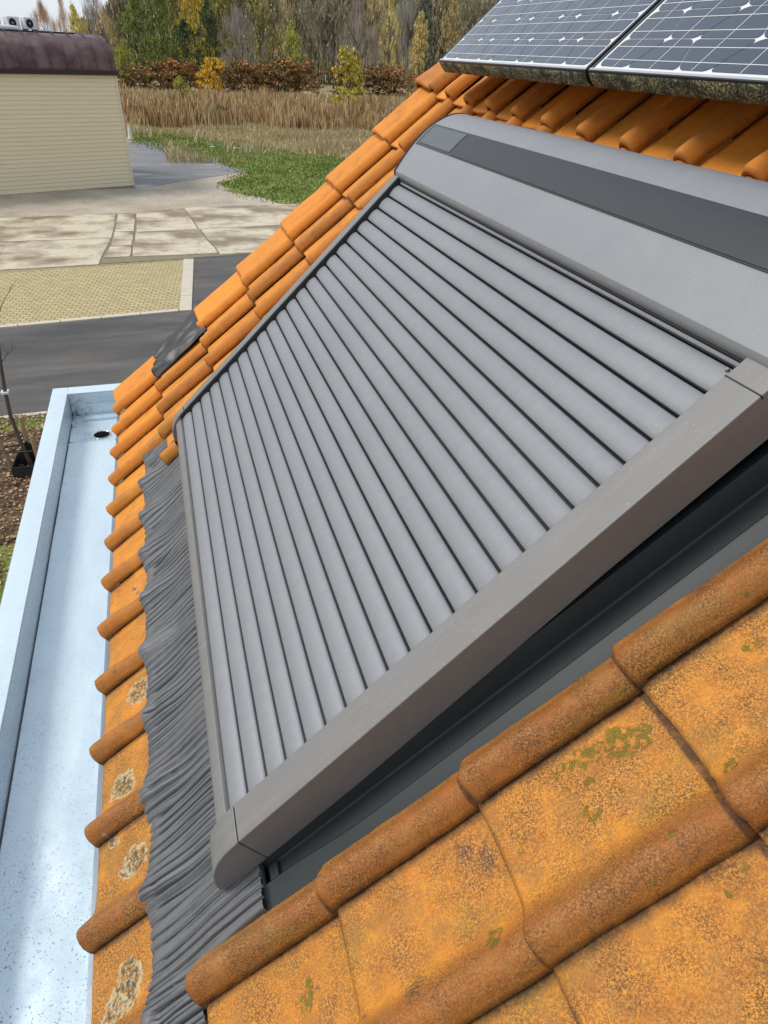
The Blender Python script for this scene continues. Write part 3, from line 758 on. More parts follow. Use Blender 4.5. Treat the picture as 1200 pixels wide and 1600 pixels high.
def mat_apron_asph():
    t = NT('wet_old_asphalt'); n = t.noise(.45, 5, .6, vec=t.mapping(scale=(.6, 1.4, 1)))
    c = t.mix(t.ramp(n, [(.38, 0), (.62, 1)]), (.085, .080, .080), (.25, .235, .23))
    t.set(Base_Color=c, Roughness=t.ramp(n, [(.4, .25), (.6, .8)]), Normal=t.bump(t.noise(12, 4), .3, .02)); return t.m
def mat_pavers():
    t = NT('yellow_pavers')
    b = t.t.nodes.new('ShaderNodeTexBrick'); t._in(b.inputs['Vector'], t.mapping(rot=(0, 0, math.radians(7))))
    b.inputs['Scale'].default_value = 1; b.inputs['Brick Width'].default_value = .21; b.inputs['Row Height'].default_value = .13
    b.inputs['Mortar Size'].default_value = .014; b.inputs['Mortar Smooth'].default_value = .3; b.inputs['Bias'].default_value = -.1
    b.inputs['Color1'].default_value = (.54, .43, .22, 1); b.inputs['Color2'].default_value = (.44, .345, .17, 1); b.inputs['Mortar'].default_value = (.15, .125, .065, 1)
    c = t.mix(t.ramp(t.noise(3, 5, .7), [(.45, 0), (.75, .4)]), b.outputs['Color'], (.26, .22, .10))
    t.set(Base_Color=c, Roughness=.85, Normal=t.bump(b.outputs['Fac'], -.5, .01)); return t.m
def mat_soil():
    t = NT('leaf_strewn_soil'); n = t.noise(2.2, 5); f = t.noise(28, 5, .8)
    c = t.mix(t.ramp(n, [(.4, 0), (.6, 1)]), (.10, .055, .03), (.20, .12, .06)); c = t.mix(t.ramp(f, [(.45, 0), (.65, .8)]), c, (.035, .024, .015))
    t.set(Base_Color=c, Roughness=.95, Normal=t.bump(f, 1, .03)); return t.m
gnd = sheet('ground', [(-900, -900), (900, -900), (900, 900), (-900, 900)], 0, mat_field())
sheet('gravel_yard', [(-30, 26), (9, 27.0), (7.5, 31), (6.6, 33.0), (4.9, 35.0), (3.2, 36.0), (4.5, 39.0), (.2, 53), (-30, 53)], .004, mat_gravel(), jag=.35, sub=7)
G_pts = [(-1.2, 52.5), (4.9, 38.9), (3.2, 34.6), (4.0, 31.8), (5.6, 30.0), (9, 29.5), (13, 33), (14.5, 38), (12.0, 43), (9.8, 46), (7.2, 49.5), (4.4, 52.5), (2.0, 56.5), (-.8, 58)]
sheet('grass_lawn', G_pts, .008, mat_grass(), jag=.5, sub=8)
sheet('asphalt_yard', [(-.6, 34.2), (4.85, 39.0), (.25, 52.0), (-6, 52.0), (-6, 34.2)], .012, mat_apron_asph(), jag=.08, sub=5)
mc = mat_concrete()
base_c = simple('joint_soil', (.22, .19, .12), .95, 0, .4, 6)
sheet('slab_joint_soil', [(-16, 19.8), (1.2, 21.55), (8, 21.8), (8, 30.0), (-16, 26.0)], .010, base_c, jag=.12, sub=6)
def slab(pts, k):
    mb = MB(); out = []
    for i, p in enumerate(pts):
        q = pts[(i+1) % len(pts)]
        for s in range(5):
            t = s/5; x = p[0] + (q[0]-p[0])*t; y = p[1] + (q[1]-p[1])*t
            if s: x += .05*noise.noise(Vector((x*2, y*2, k))); y += .05*noise.noise(Vector((x*2, y*2, k + 5)))
            out.append((x, y))
    n = len(out); cx = sum(p[0] for p in out)/n; cy = sum(p[1] for p in out)/n
    mb.prism([(x - cx, y - cy) for x, y in out], -.05, .016, 'z')
    o = mb.build('concrete_slab', mc, smooth=False, bevel=.008); o.location = (cx, cy, .012 + .001*k); o['kind'] = 'structure'
for k, pts in enumerate([
    [(-16, 24.2), (-1.47, 24.52), (-1.39, 28.65), (-16, 26.6)], [(-16, 20.1), (-1.72, 21.2), (-1.48, 24.46), (-16, 24.14)],
    [(-1.37, 25.44), (-.74, 25.5), (-.71, 28.6), (-1.33, 28.6)], [(-1.43, 23.4), (-.80, 23.45), (-.75, 25.44), (-1.39, 25.36)], [(-1.60, 21.9), (-.86, 22.0), (-.82, 23.38), (-1.46, 23.3)],
    [(-.66, 25.3), (1.44, 25.5), (1.15, 29.35), (-.65, 28.7)], [(-.76, 21.95), (1.82, 22.0), (1.47, 25.46), (-.68, 25.26)],
    [(1.50, 25.5), (6.3, 26.1), (5.6, 29.8), (1.20, 29.4)], [(1.90, 21.85), (6.8, 22.1), (6.3, 26.05), (1.53, 25.44)]]): slab(pts, k)
masp = mat_asphalt()
sheet('road', [(-60, 4.4), (60, 17.4), (60, 29), (1.05, 21.6), (1.0, 21.4), (.65, 16.35), (-3.6, 15.85), (-60, 9.8)], .020, masp)
sheet('road', [(-60, 9.7), (-60, 4), (-5, 11.2), (0, 11.45), (60, 17), (60, 17.5), (.62, 16.45), (-3.7, 15.9)], .016, masp)
sheet('paved_parking', [(-14, 19.4), (.72, 21.25), (.36, 16.55), (-14, 14.95)], .024, mat_pavers())
mk = simple('kerb_concrete', (.56, .50, .40), .85, 0, .2, 5, .4, 60)
def kerb(a, b, wd, h=.05, n=8):
    a = Vector(a); b = Vector(b); d = (b-a); ln = d.length; d /= ln; s = Vector((-d.y, d.x))
    mb = MB(); seg = ln/n
    for i in range(n):
        p = a + d*seg*i; q = a + d*(seg*(i+1) - .012); z = h*random.uniform(.9, 1.05)
        c = [p, q, q + s*wd, p + s*wd]
        vs = [(x.x - a.x, x.y - a.y, z0) for z0 in (-.05, z) for x in c]
        mb.add(vs, [(3,2,1,0),(4,5,6,7),(0,1,5,4),(1,2,6,5),(2,3,7,6),(3,0,4,7)])
    o = mb.build('kerb', mk, smooth=False, bevel=.01); o.location = (a.x, a.y, .012); o['kind'] = 'structure'
kerb((-14, 14.75), (.36, 16.42), .17, .035, 16); kerb((.66, 16.42), (1.03, 21.35), .30, .035, 8)
kerb((-14, 10.6), (2.5, 11.50), -.10, .05, 18)
sheet('planting_bed', [(-14, 10.45), (2.5, 11.35), (2.5, -4), (-14, -4)], .028, mat_soil())
sheet('grass_verge', [(-9, 7.3), (-2.9, 7.45), (-2.2, 7.3), (0, 7.2), (0, -3), (-9, -3)], .034, mat_grass(), jag=.1, sub=10)
sheet('grass_verge', [(-5, 10.7), (-3.2, 10.72), (-2.4, 10.6), (0, 11.0), (0, 11.25), (-5, 10.98)], .034, mat_grass(), jag=.08, sub=8)

# fallen leaves on the bed, reeds and grass: nobody could count them
def scatter_quads(name, n, place, size, mat, label, cat, up=0):
    mb = MB()
    for _ in range(n):
        x, y = place(); s = size*random.uniform(.5, 1.4); a = rnd()*6.28
        d = Vector((math.cos(a), math.sin(a), random.uniform(-.35, .35)))*s; e = Vector((-math.sin(a), math.cos(a), random.uniform(-.35, .35)))*s*random.uniform(.4, .8)
        c = Vector((x, y, .05 + rnd()*.03))
        mb.add([c - d, c + e, c + d, c - e], [(0, 1, 2, 3)], col=(rnd(), rnd(), rnd()))
    o = mb.build(name, mat, smooth=False, recalc=False); tag(o, label, cat, kind='stuff'); return o
def mat_litter():
    t = NT('fallen_leaf'); A = t.attr()
    t.set(Base_Color=t.ramp(A[0], [(0, (.05, .03, .018)), (.4, (.20, .095, .035)), (.75, (.36, .22, .10)), (1, (.50, .40, .26))]), Roughness=.8); return t.m
scatter_quads('fallen_leaves', 9000, lambda: (random.uniform(-5, -.6), random.uniform(6.4, 11.2)), .028, mat_litter(), 'brown fallen leaves strewn over the planting bed beside the gutter', 'leaves')

def blades(name, n, place, hgt, wd, mat, label, cat, lean=.15, base=(0, 0, 0)):
    mb = MB()
    for _ in range(n):
        x, y, k = place(); h = hgt*random.uniform(.6, 1.15)*k; w_ = wd*random.uniform(.5, 1.2); a = random.uniform(-.9, .9)
        dx, dy = math.cos(a)*w_, math.sin(a)*w_; lx, ly = random.gauss(0, lean)*h, random.gauss(0, lean)*h
        mb.add([(x - dx, y - dy, 0), (x + dx, y + dy, 0), (x + dx*.9 + lx*.5, y + dy*.9 + ly*.5, h*.6), (x - dx*.6 + lx*.5, y - dy*.6 + ly*.5, h*.62), (x + lx, y + ly, h)], [(0, 1, 2, 3), (3, 2, 4)], col=(rnd(), h/hgt, rnd()))
    o = mb.build(name, mat, smooth=False, recalc=False); tag(o, label, cat, kind='stuff'); return o
def mat_blade(name, stops):
    t = NT(name); A = t.attr(); n = t.noise(.35, 4, .6)
    f = t.math('ADD', t.math('MULTIPLY', A[0], .5), t.math('MULTIPLY', n, .5))
    t.set(Base_Color=t.ramp(f, stops), Roughness=.85); t.b.inputs['Specular IOR Level'].default_value = .15; return t.m
def reedplace():
    while 1:
        y = 60 + 34*rnd()**1.6; x = random.uniform(-8, 60)
        k = .75 + .5*noise.noise(Vector((x*.25, y*.25, 0)))
        front = 60 + 1.6*noise.noise(Vector((x*.4, 2, 2)))
        if y < front: continue
        if 26 > x > 18 and y > 78: continue
        if noise.noise(Vector((x*.12, y*.12, 5))) < -.28: continue
        return x, y, k
blades('reeds', 24000, reedplace, 1.75, .06, mat_blade('dry_reed', [(.25, (.16, .095, .045)), (.42, (.40, .23, .10)), (.55, (.58, .40, .20)), (.75, (.76, .62, .38))]), 'tall dry brown reeds in a broad band across the field', 'reeds')
def in_poly(x, y, P):
    c = False; j = len(P)-1
    for i in range(len(P)):
        if (P[i][1] > y) != (P[j][1] > y) and x < (P[j][0]-P[i][0])*(y-P[i][1])/(P[j][1]-P[i][1]) + P[i][0]: c = not c
        j = i
    return c
def dryplace():
    while 1:
        y = random.uniform(42, 62); x = random.uniform(-3, 40)
        if in_poly(x, y, G_pts) and rnd() < (.96 if noise.noise(Vector((x*.35, y*.35, 4))) < .12 else .75): continue
        if y < 53.5 and x < 1: continue
        if y < 30 + x*.9 - 6: continue
        return x, y, max(.25, .7 + .8*noise.noise(Vector((x*.3, y*.3, 9))))
blades('dry_grass', 26000, dryplace, .55, .035, mat_blade('straw_grass', [(.2, (.28, .21, .10)), (.5, (.54, .43, .24)), (.8, (.70, .60, .38))]), 'pale dry grass between the green lawn and the reeds', 'dry grass', .3)
def dry2():
    y = random.uniform(93, 101); return random.uniform(-12, 60), y, .8 + .6*noise.noise(Vector((y, 1, 1)))
blades('dry_grass', 9000, dry2, .9, .09, bpy.data.materials['straw_grass'], 'far strip of pale dry grass between the reeds and the rusty hedge', 'dry grass', .3)
def grassplace():
    while 1:
        x = random.uniform(-1, 15); y = random.uniform(29, 58)
        if in_poly(x + random.gauss(0, .35), y + random.gauss(0, .5), G_pts): return x, y, .6 + .8*max(0, noise.noise(Vector((x*.5, y*.5, 9))))
blades('grass_tufts', 16000, grassplace, .14, .03, mat_blade('green_blade', [(.25, (.11, .16, .03)), (.55, (.22, .28, .07)), (.8, (.44, .42, .17))]), 'short green grass growing on the lawn beside the old asphalt', 'grass', .35)
# litter
for (x, y, s, l) in [(4.0, 48.9, .16, 'small white scrap lying in the green grass nearer the asphalt'), (5.4, 48.2, .30, 'larger white scrap lying in the green grass')]:
    mb = MB(); pts = []
    for i in range(8): a = i*.785; pts.append((math.cos(a)*s*random.uniform(.7, 1.2), math.sin(a)*s*.5*random.uniform(.7, 1.2)))
    mb.prism(pts, 0, .05, 'z'); o = mb.build('litter', M['white'], smooth=False, bevel=.01); o.location = (x, y, .06); tag(o, l, 'litter')

# ------------------------------------------------------------------ barrel roofed building
ang = math.atan2(-2.06, -5.26)               # wall runs away to the left from its right corner
bd = empty('barrel_roof_building', (-.82, 34.96, 0), (0, 0, ang - math.pi))
tag(bd, 'cream clad building with a curved brown standing seam metal roof across the road', 'building')
# local: -x = along the wall to the left, +y = back
def mat_siding():
    t = NT('cream_cladding'); s = t.sep(); 
    c = t.mix(t.noise(2.0, 4, vec=t.mapping(scale=(.3, 1, 4))), (.72, .61, .40), (.82, .71, .49))
    t.set(Base_Color=c, Roughness=.6); return t.m
msid = mat_siding()
HW = 4.32; LEN = 20; DEP = 7.0
rows = []; zz = []
nb = 27; bh = HW/nb
for i in range(nb):
    z0 = i*bh
    zz += [(z0, -.0), (z0 + bh*.12, -.028), (z0 + bh*.80, -.022), (z0 + bh*.90, 0)]
mb = MB(); mb.grid([[(x, y, z) for z, y in zz] for x in (0, -LEN)])
mb.box(-LEN, 0, .02, DEP, 0, HW - .01); mb.build('wall', msid, bd, angle=30)
mb = MB(); mb.box(-.03, .05, -.06, .10, 0, HW - .02); mb.build('corner_trim', simple('corner_cream', (.70, .62, .48), .5), bd, bevel=.01)
mr = NT('brown_metal_roof'); n_ = mr.noise(1.3, 5, .65)
mr.set(Base_Color=mr.mix(mr.ramp(n_, [(.4, 0), (.66, 1)]), (.075, .038, .036), (.18, .115, .105)), Metallic=.35, Roughness=mr.ramp(n_, [(.3, .34), (.7, .5)])); mr = mr.m
arc = []; RX, RZ = 1.55, 1.21
for i in range(15):
    a = math.pi/2*i/14; arc.append((-.12 + RX*(1 - math.cos(a)), HW + .10 + RZ*math.sin(a)))
back = [(DEP - y, z) for y, z in reversed(arc)]
mb = MB(); mb.prism(arc + back + [(DEP, HW), (-.1, HW)], -LEN, .06, 'x'); mb.build('roof', mr, bd, angle=20)
roof_b = bpy.data.objects[-1] if False else [o for o in COL.objects if o.parent == bd and o.name.startswith('roof')][0]
mb = MB()
for i in range(34):
    x = -.12 - i*.60
    rows = []
    for y, z in arc + back:
        cy, cz = DEP/2, HW; ny, nz = y - (1.4 if y < DEP/2 else DEP - 1.4), max(.05, z - HW - .1); l_ = math.hypot(ny, nz) or 1
        if 1.4 < y < DEP - 1.4: ny, nz, l_ = 0, 1, 1
        rows.append([(x - .018, y, z), (x - .012, y + ny/l_*.05, z + nz/l_*.05), (x + .012, y + ny/l_*.05, z + nz/l_*.05), (x + .018, y, z)])
    mb.grid(rows)
mb.build('roof_seams', mr, roof_b, angle=20)
mb = MB(); mb.box(-LEN, .09, -.20, -.02, HW - .06, HW + .10); mb.build('eave_trim', simple('dark_brown_trim', (.035, .022, .020), .5, .3), bd, bevel=.02)
mb = MB(); mb.box(-LEN, -.9, 1.46, 1.62, HW + 1.24, HW + 1.37); mb.build('ridge_trim', simple('dark_brown_ridge', (.03, .020, .018), .5, .3), bd, bevel=.02)

# rooftop air conditioners
def ac(x, y, s, label):
    zt = HW + .1 + RZ + .05
    R_ = Matrix.Translation(bd.location) @ Matrix.Rotation(ang - math.pi, 4, 'Z')
    p = R_ @ Vector((x, y, zt)); a = empty('air_conditioner', p, (0, 0, ang - math.pi + .25))
    tag(a, label, 'air conditioner', 'air conditioning units on the barrel roof')
    mb = MB(); mb.box(-.46*s, .46*s, -.16, .16, .04, .80*s); mb.build('casing', M['white'], a, bevel=.02)
    mb = MB(); cx, cz, r_ = -.10*s, .43*s, .26*s
    mb.v.append((cx, -.165, cz)); N_ = 24
    for i in range(N_): mb.v.append((cx + r_*math.cos(i*2*math.pi/N_), -.166, cz + r_*math.sin(i*2*math.pi/N_)))
    for i in range(N_): mb.f.append((0, 1 + i, 1 + (i+1) % N_)); mb.m.append(0)
    for q in range(6):
        rr = r_*(q+1)/6; mb.tube([(cx + rr*math.cos(i*2*math.pi/N_), -.172, cz + rr*math.sin(i*2*math.pi/N_)) for i in range(N_+1)], .006, 4, caps=False)
    mb.build('fan_grille', M['black'], a)
    mb = MB(); mb.tube([(cx, -.185, cz), (cx, -.165, cz)], .06*s, 14); mb.build('fan_hub', simple('grey_hub', (.35, .37, .4), .5), a)
    for x0 in (-.40, .30): MB().box(x0*s, x0*s + .1*s, -.18, .18, 0, .04).build('mounting_foot', M['black'], a)
ac(-2.50, 2.0, .56, 'rightmost white air conditioner with a black fan on the barrel roof')
ac(-3.12, 2.1, .56, 'second white air conditioner from the right on the barrel roof')
ac(-3.78, 2.3, .56, 'third white air conditioner from the right, cut by the photo edge')
R_ = Matrix.Translation(bd.location) @ Matrix.Rotation(ang - math.pi, 4, 'Z')
mb = MB(); mb.tube([(-1.0, 0, .09), (-.1, 0, .09), (.12, 0, .08), (.30, 0, .03)], [.09, .09, .08, .03], 14)
o = mb.build('air_duct', M['white'], angle=60); o.location = R_ @ Vector((-3.2, 1.7, HW + .1 + RZ + .03)); o.rotation_euler = (0, 0, ang - math.pi)
tag(o, 'low white rounded duct lying on the barrel roof before the air conditioners', 'duct')
mb = MB(); mb.box(-.20, .20, -.1, .1, 0, .07)
o = mb.build('roof_block', M['white'], bevel=.01); o.location = R_ @ Vector((-1.9, 1.9, HW + .1 + RZ + .04)); o.rotation_euler = (0, 0, ang - math.pi)
tag(o, 'small flat white block on the barrel roof right of the air conditioners', 'block')

# dark gabled house far left
fh = empty('far_house', (-24, 88, 0)); tag(fh, 'house with a steep dark gable roof far behind the air conditioners', 'house')
mb = MB(); mb.box(-6, 3.0, 0, 8, 0, 6.0); mb.build('wall', M['plaster'], fh)
mb = MB(); mb.prism([(-6.5, 5.6), (-1.6, 10.2), (3.9, 5.4), (3.7, 5.1), (-1.6, 9.7), (-6.3, 5.3)], -.4, 8.4, 'y'); mb.build('roof', M['darkroof'], fh, smooth=False)
mb = MB(); mb.prism([(-6, 6.0), (3.0, 6.0), (-1.6, 9.6)], .02, 7.98, 'y'); mb.build('gable', M['plaster'], fh, smooth=False)

# traffic cone by the corner
cn = empty('traffic_cone', (-1.05, 53.3, .012)); tag(cn, 'small cream traffic cone standing behind the corner of the cream building', 'traffic cone')
mb = MB(); mb.tube([(0, 0, .04), (0, 0, .95)], [.17, .04], 16); mb.build('cone_body', simple('cream_plastic', (.72, .66, .50), .5), cn)
mb = MB(); mb.box(-.24, .24, -.24, .24, 0, .045); mb.build('cone_base', simple('cream_base', (.5, .45, .34), .6), cn, bevel=.01)
mb = MB(); mb.tube([(0, 0, .52), (0, 0, .70)], [.112, .082], 16, caps=False); mb.build('reflective_band', M['white'], cn)

# ------------------------------------------------------------------ young staked tree beside the gutter
yt = empty('young_tree', (-2.17, 9.3, .03)); tag(yt, 'leafless young tree with a thin trunk standing between wooden stakes in the leaf strewn bed', 'tree')
mb = MB(); tr = [(0, 0, 0), (-.05, 0, .4), (-.08, 0, .9), (-.05, 0, 1.3), (.0, 0, 1.7), (.10, 0, 2.3), (.20, 0, 2.9), (.26, .02, 3.4), (.30, .03, 3.9)]
mb.tube(tr, [.034, .03, .028, .026, .024, .02, .016, .012, .006], 8); mb.build('trunk', M['bark'], yt)
def twig(mb, a, d, ln, r_, depth):
    d = d.normalized(); pts = [a]; p = a.copy()
    for i in range(4): p = p + (d + Vector((random.gauss(0, .12), random.gauss(0, .12), .10)))*ln/4; pts.append(p.copy())
    mb.tube(pts, [r_*(1 - i*.2) for i in range(5)], 5, caps=False)
    if depth:
        for q in range(3): twig(mb, pts[1 + q % 3], d + Vector((random.uniform(-.9, .9), random.uniform(-.9, .9), random.uniform(.1, .5))), ln*.45, r_*.5, depth-1)
mb = MB()
for (h, ax, az, ln) in [(1.35, -1, .55, .9), (1.75, -.8, .9, .5), (1.7, 1, .9, .4), (2.2, -1, .7, .7), (2.4, .8, 1, .6), (2.8, -.6, 1, .7), (3.0, .6, 1.2, .6), (3.3, -.4, 1, .5)]:
    i = min(range(len(tr)), key=lambda q: abs(tr[q][2]-h)); twig(mb, Vector(tr[i]), Vector((ax, random.uniform(-.6, .6), az)), ln, .008, 1)
mb.build('branches', M['bark'], yt)
mb = MB(); mb.box(-.105, -.005, -.05, .05, 1.25, 1.28); mb.build('paper_tag', M['white'], yt)
stakes = [(-2.45, 9.35, -.10, .62, 'left wooden stake of the three around the young tree'), (-2.16, 9.42, .0, .80, 'tallest middle wooden stake behind the young tree'), (-2.03, 9.18, .0, .60, 'right wooden stake beside the gutter edge by the young tree')]
for i, (x, y, lx, h, l) in enumerate(stakes):
    mb = MB(); mb.tube([(0, 0, -.1), (lx*.5, 0, h*.5), (lx, 0, h - .02), (lx, 0, h)], [.032, .032, .031, .024], 10)
    o = mb.build('wooden_stake', M['wood_post']); o.location = (x, y, .03); tag(o, l, 'stake', 'wooden stakes around the young tree')
mb = MB(); mb.tube([(-.62, .05, .0), (-.33, .02, .01), (-.28, -.06, 0), (0.03, -.08, -.01), (.12, -.08, 0), (.14, .0, 0), (.02, .16, .01), (-.30, .10, .01), (-.62, .08, .0)], .014, 6)
o = mb.build('tree_tie', M['black']); o.location = (-2.17, 9.3, .36); tag(o, 'dark strap tying the young tree to its wooden stakes', 'strap')
mb = MB(); 
mb.grid([[(-.22, -.30, 0), (.20, -.32, 0)], [(-.22, -.30, .19), (.20, -.32, .20)]])
mb.grid([[(.20, -.32, 0), (.22, .1, 0)], [(.20, -.32, .20), (.22, .1, .2)]])
mb.grid([[(-.22, -.30, 0), (-.20, .06, 0)], [(-.22, -.30, .19), (-.20, .06, .18)]])
mb.grid([[(-.20, .06, 0), (.22, .1, 0)], [(-.20, .06, .18), (.0, .08, .42)], [(-.12, .08, .20), (.22, .1, .2)]])
o = mb.build('root_guard', M['black'], smooth=False); o.location = (-2.17, 9.3, .03); o.modifiers.new('thick', 'SOLIDIFY').thickness = .012
tag(o, 'black plastic root guard box around the foot of the young tree', 'root guard')

# ------------------------------------------------------------------ far trees
def crown_mesh(name, kind, seed):
    random.seed(seed); mb = MB(); tb = MB()
    def leaf(c, s, vert=0):
        a = rnd()*6.28; el = random.uniform(-1, 1)
        d = Vector((math.cos(a), math.sin(a), el*.6)).normalized(); e = d.cross(Vector((random.gauss(0, 1), random.gauss(0, 1), random.gauss(0, 1)))).normalized()
        if vert: d = Vector((random.gauss(0, .25), random.gauss(0, .25), 1)).normalized(); e = Vector((math.cos(a), math.sin(a), 0))
        d = d*s*(1 + vert*2.5); e = e*s*(.75 if not vert else .16)
        mb.add([c - d, c - e*.9 + d*.1, c + d, c + e], [(0, 1, 2, 3)], col=(rnd(), rnd(), rnd()))
    # unit tree: height 1, half width 1 (scaled per instance)
    tb.tube([(0, 0, 0), (.03, 0, .25), (0, .04, .55), (.02, 0, .9)], [.055, .042, .026, .006], 7)
    nlimb = 9
    for i in range(nlimb):
        a = i*2.4 + rnd(); z = .18 + .55*i/nlimb; r_ = random.uniform(.45, .8)*(1 - z*.6)
        tb.tube([(0, 0, z), (math.cos(a)*r_*.5, math.sin(a)*r_*.5, z + .10), (math.cos(a)*r_, math.sin(a)*r_, z + .22)], [.02, .012, .004], 5, caps=False)
    def env(z):     # half width at relative height
        if kind == 'cone': return max(.06, (1 - z)**.8)*(min(1, z/.10 + .4))
        if kind == 'bush': return math.sqrt(max(0, 1 - (z*1.05 - .15)**2*1.1))*.98
        return max(.05, math.sin(min(1, (z - .02)/.98*1.02 + .08)*math.pi)**.55)
    clumps = {'leafy': 85, 'cone': 85, 'bush': 70, 'bare': 60, 'thin': 55}[kind]
    per = {'leafy': 48, 'cone': 44, 'bush': 34, 'bare': 44, 'thin': 26}[kind]
    for q in range(clumps):
        z = .10 + .88*rnd() if kind != 'bush' else rnd()*.95; a = rnd()*6.28; rr = env(z)*math.sqrt(rnd())*random.uniform(.75, 1.12)
        c = Vector((math.cos(a)*rr, math.sin(a)*rr, z)); cr_ = random.uniform(.12, .30)
        for _ in range(int(per*random.uniform(.6, 1.4))):
            d = Vector((random.gauss(0, 1), random.gauss(0, 1), random.gauss(0, 1))).normalized()*cr_*rnd()**.5
            p = c + Vector((d.x, d.y, d.z*.30))
            if p.z < .015: continue
            leaf(p, random.uniform(.018, .036) if kind != 'bush' else random.uniform(.03, .055), 1 if (kind == 'bare' or (kind == 'thin' and rnd() < .6)) else 0)
    cm = bpy.data.meshes.new(name + '_crown'); cm.from_pydata(mb.v, [], mb.f)
    ca_ = cm.color_attributes.new('tint', 'FLOAT_COLOR', 'POINT'); ca_.data.foreach_set('color', [c for k in mb.col for c in (*k, 1.0)])
    tm = bpy.data.meshes.new(name + '_trunk'); tm.from_pydata(tb.v, [], tb.f)
    cm.materials.append(None); tm.materials.append(M['bark'])
    return cm, tm
PROT = {}
for kd in ('leafy', 'cone', 'bush', 'bare', 'thin'):
    PROT[kd] = [crown_mesh(kd, kd, 11 + i*7 + len(kd)) for i in range(3 if kd in ('leafy', 'bare') else 2)]
random.seed(99)
def fol(name, stops):
    t = NT('foliage_' + name); A = t.attr(); n = t.noise(2.6, 3, .6)
    f = t.math('ADD', t.math('MULTIPLY', A[0], .55), t.math('MULTIPLY', n, .45))
    t.set(Base_Color=t.ramp(f, stops), Roughness=.75); t.b.inputs['Specular IOR Level'].default_value = .15
    return t.m
def st(a, b, c):
    g = 2.05
    return [(.22, tuple(x*g for x in a)), (.5, tuple(x*g for x in b)), (.76, tuple(min(.9, x*g) for x in c))]
FM = {
 'bare': ('bare', fol('brown_twigs', st((.13, .085, .055), (.27, .185, .12), (.42, .32, .23)))),
 'twiggy': ('bare', fol('lilac_twigs', st((.085, .07, .06), (.175, .15, .125), (.30, .26, .22)))),
 'grey': ('bare', fol('grey_twigs', st((.08, .075, .065), (.18, .17, .14), (.32, .30, .26)))),
 'yellow': ('leafy', fol('yellow', st((.17, .12, .03), (.36, .26, .06), (.60, .46, .13)))),
 'lime': ('leafy', fol('lime', st((.08, .09, .018), (.18, .18, .035), (.32, .30, .07)))),
 'tan': ('thin', fol('tan', st((.13, .095, .045), (.26, .20, .10), (.42, .34, .19)))),
 'tan2': ('leafy', fol('fawn', st((.09, .07, .035), (.20, .15, .07), (.36, .28, .14)))),
 'green': ('leafy', fol('green', st((.035, .05, .012), (.085, .11, .026), (.17, .19, .055)))),
 'dark': ('leafy', fol('dark_green', st((.014, .024, .010), (.036, .052, .020), (.085, .10, .04)))),
 'darkgrey': ('cone', fol('dark_grey_green', st((.022, .028, .020), (.060, .068, .05), (.15, .15, .12)))),
 'olive': ('leafy', fol('olive', st((.07, .07, .022), (.15, .14, .045), (.27, .24, .09)))),
 'olivegrey': ('thin', fol('olive_grey', st((.055, .055, .032), (.125, .12, .068), (.24, .22, .14)))),
 'gold': ('leafy', fol('gold', st((.12, .09, .02), (.28, .20, .03), (.52, .35, .05)))),
 'gold2': ('thin', fol('sparse_gold', st((.16, .12, .04), (.32, .24, .08), (.55, .42, .15)))),
 'golden': ('cone', fol('pale_gold', st((.14, .10, .035), (.30, .22, .085), (.50, .39, .17)))),
 'ybush': ('bush', fol('bright_yellow', st((.17, .09, .012), (.38, .21, .02), (.55, .34, .04)))),
 'ybush2': ('bush', fol('yellow_green', st((.10, .085, .015), (.22, .18, .03), (.38, .30, .06)))),
 'shrub': ('bush', fol('shrub_green', st((.03, .04, .012), (.07, .08, .03), (.14, .14, .05)))),
 'rust': ('bush', fol('rust', st((.05, .03, .013), (.155, .078, .030), (.30, .15, .055)))),
 'hedge': ('bush', fol('hedge_brown', st((.035, .032, .014), (.10, .072, .032), (.24, .13, .05)))),
}
cnt = {}
def tree(x, y, h, wd, kd, label, group, name='tree'):
    proto, mat = FM[kd]; i = cnt.get(proto, 0); cnt[proto] = i + 1
    cm, tm = PROT[proto][i % len(PROT[proto])]
    r_ = empty(name, (x, y, 0), (0, 0, rnd()*6.28)); tag(r_, label, 'bush' if name in ('bush',) else 'tree', group)
    c = bpy.data.objects.new('crown' if name == 'tree' else 'foliage', cm); COL.objects.link(c); c.parent = r_; c.scale = (wd/2*1.05, wd/2*1.05, h)
    c.material_slots[0].link = 'OBJECT'; c.material_slots[0].material = mat
    t = bpy.data.objects.new('trunk' if name == 'tree' else 'stem', tm); COL.objects.link(t); t.parent = r_; t.scale = (wd/2*.8, wd/2*.8, h*.95)
    return r_
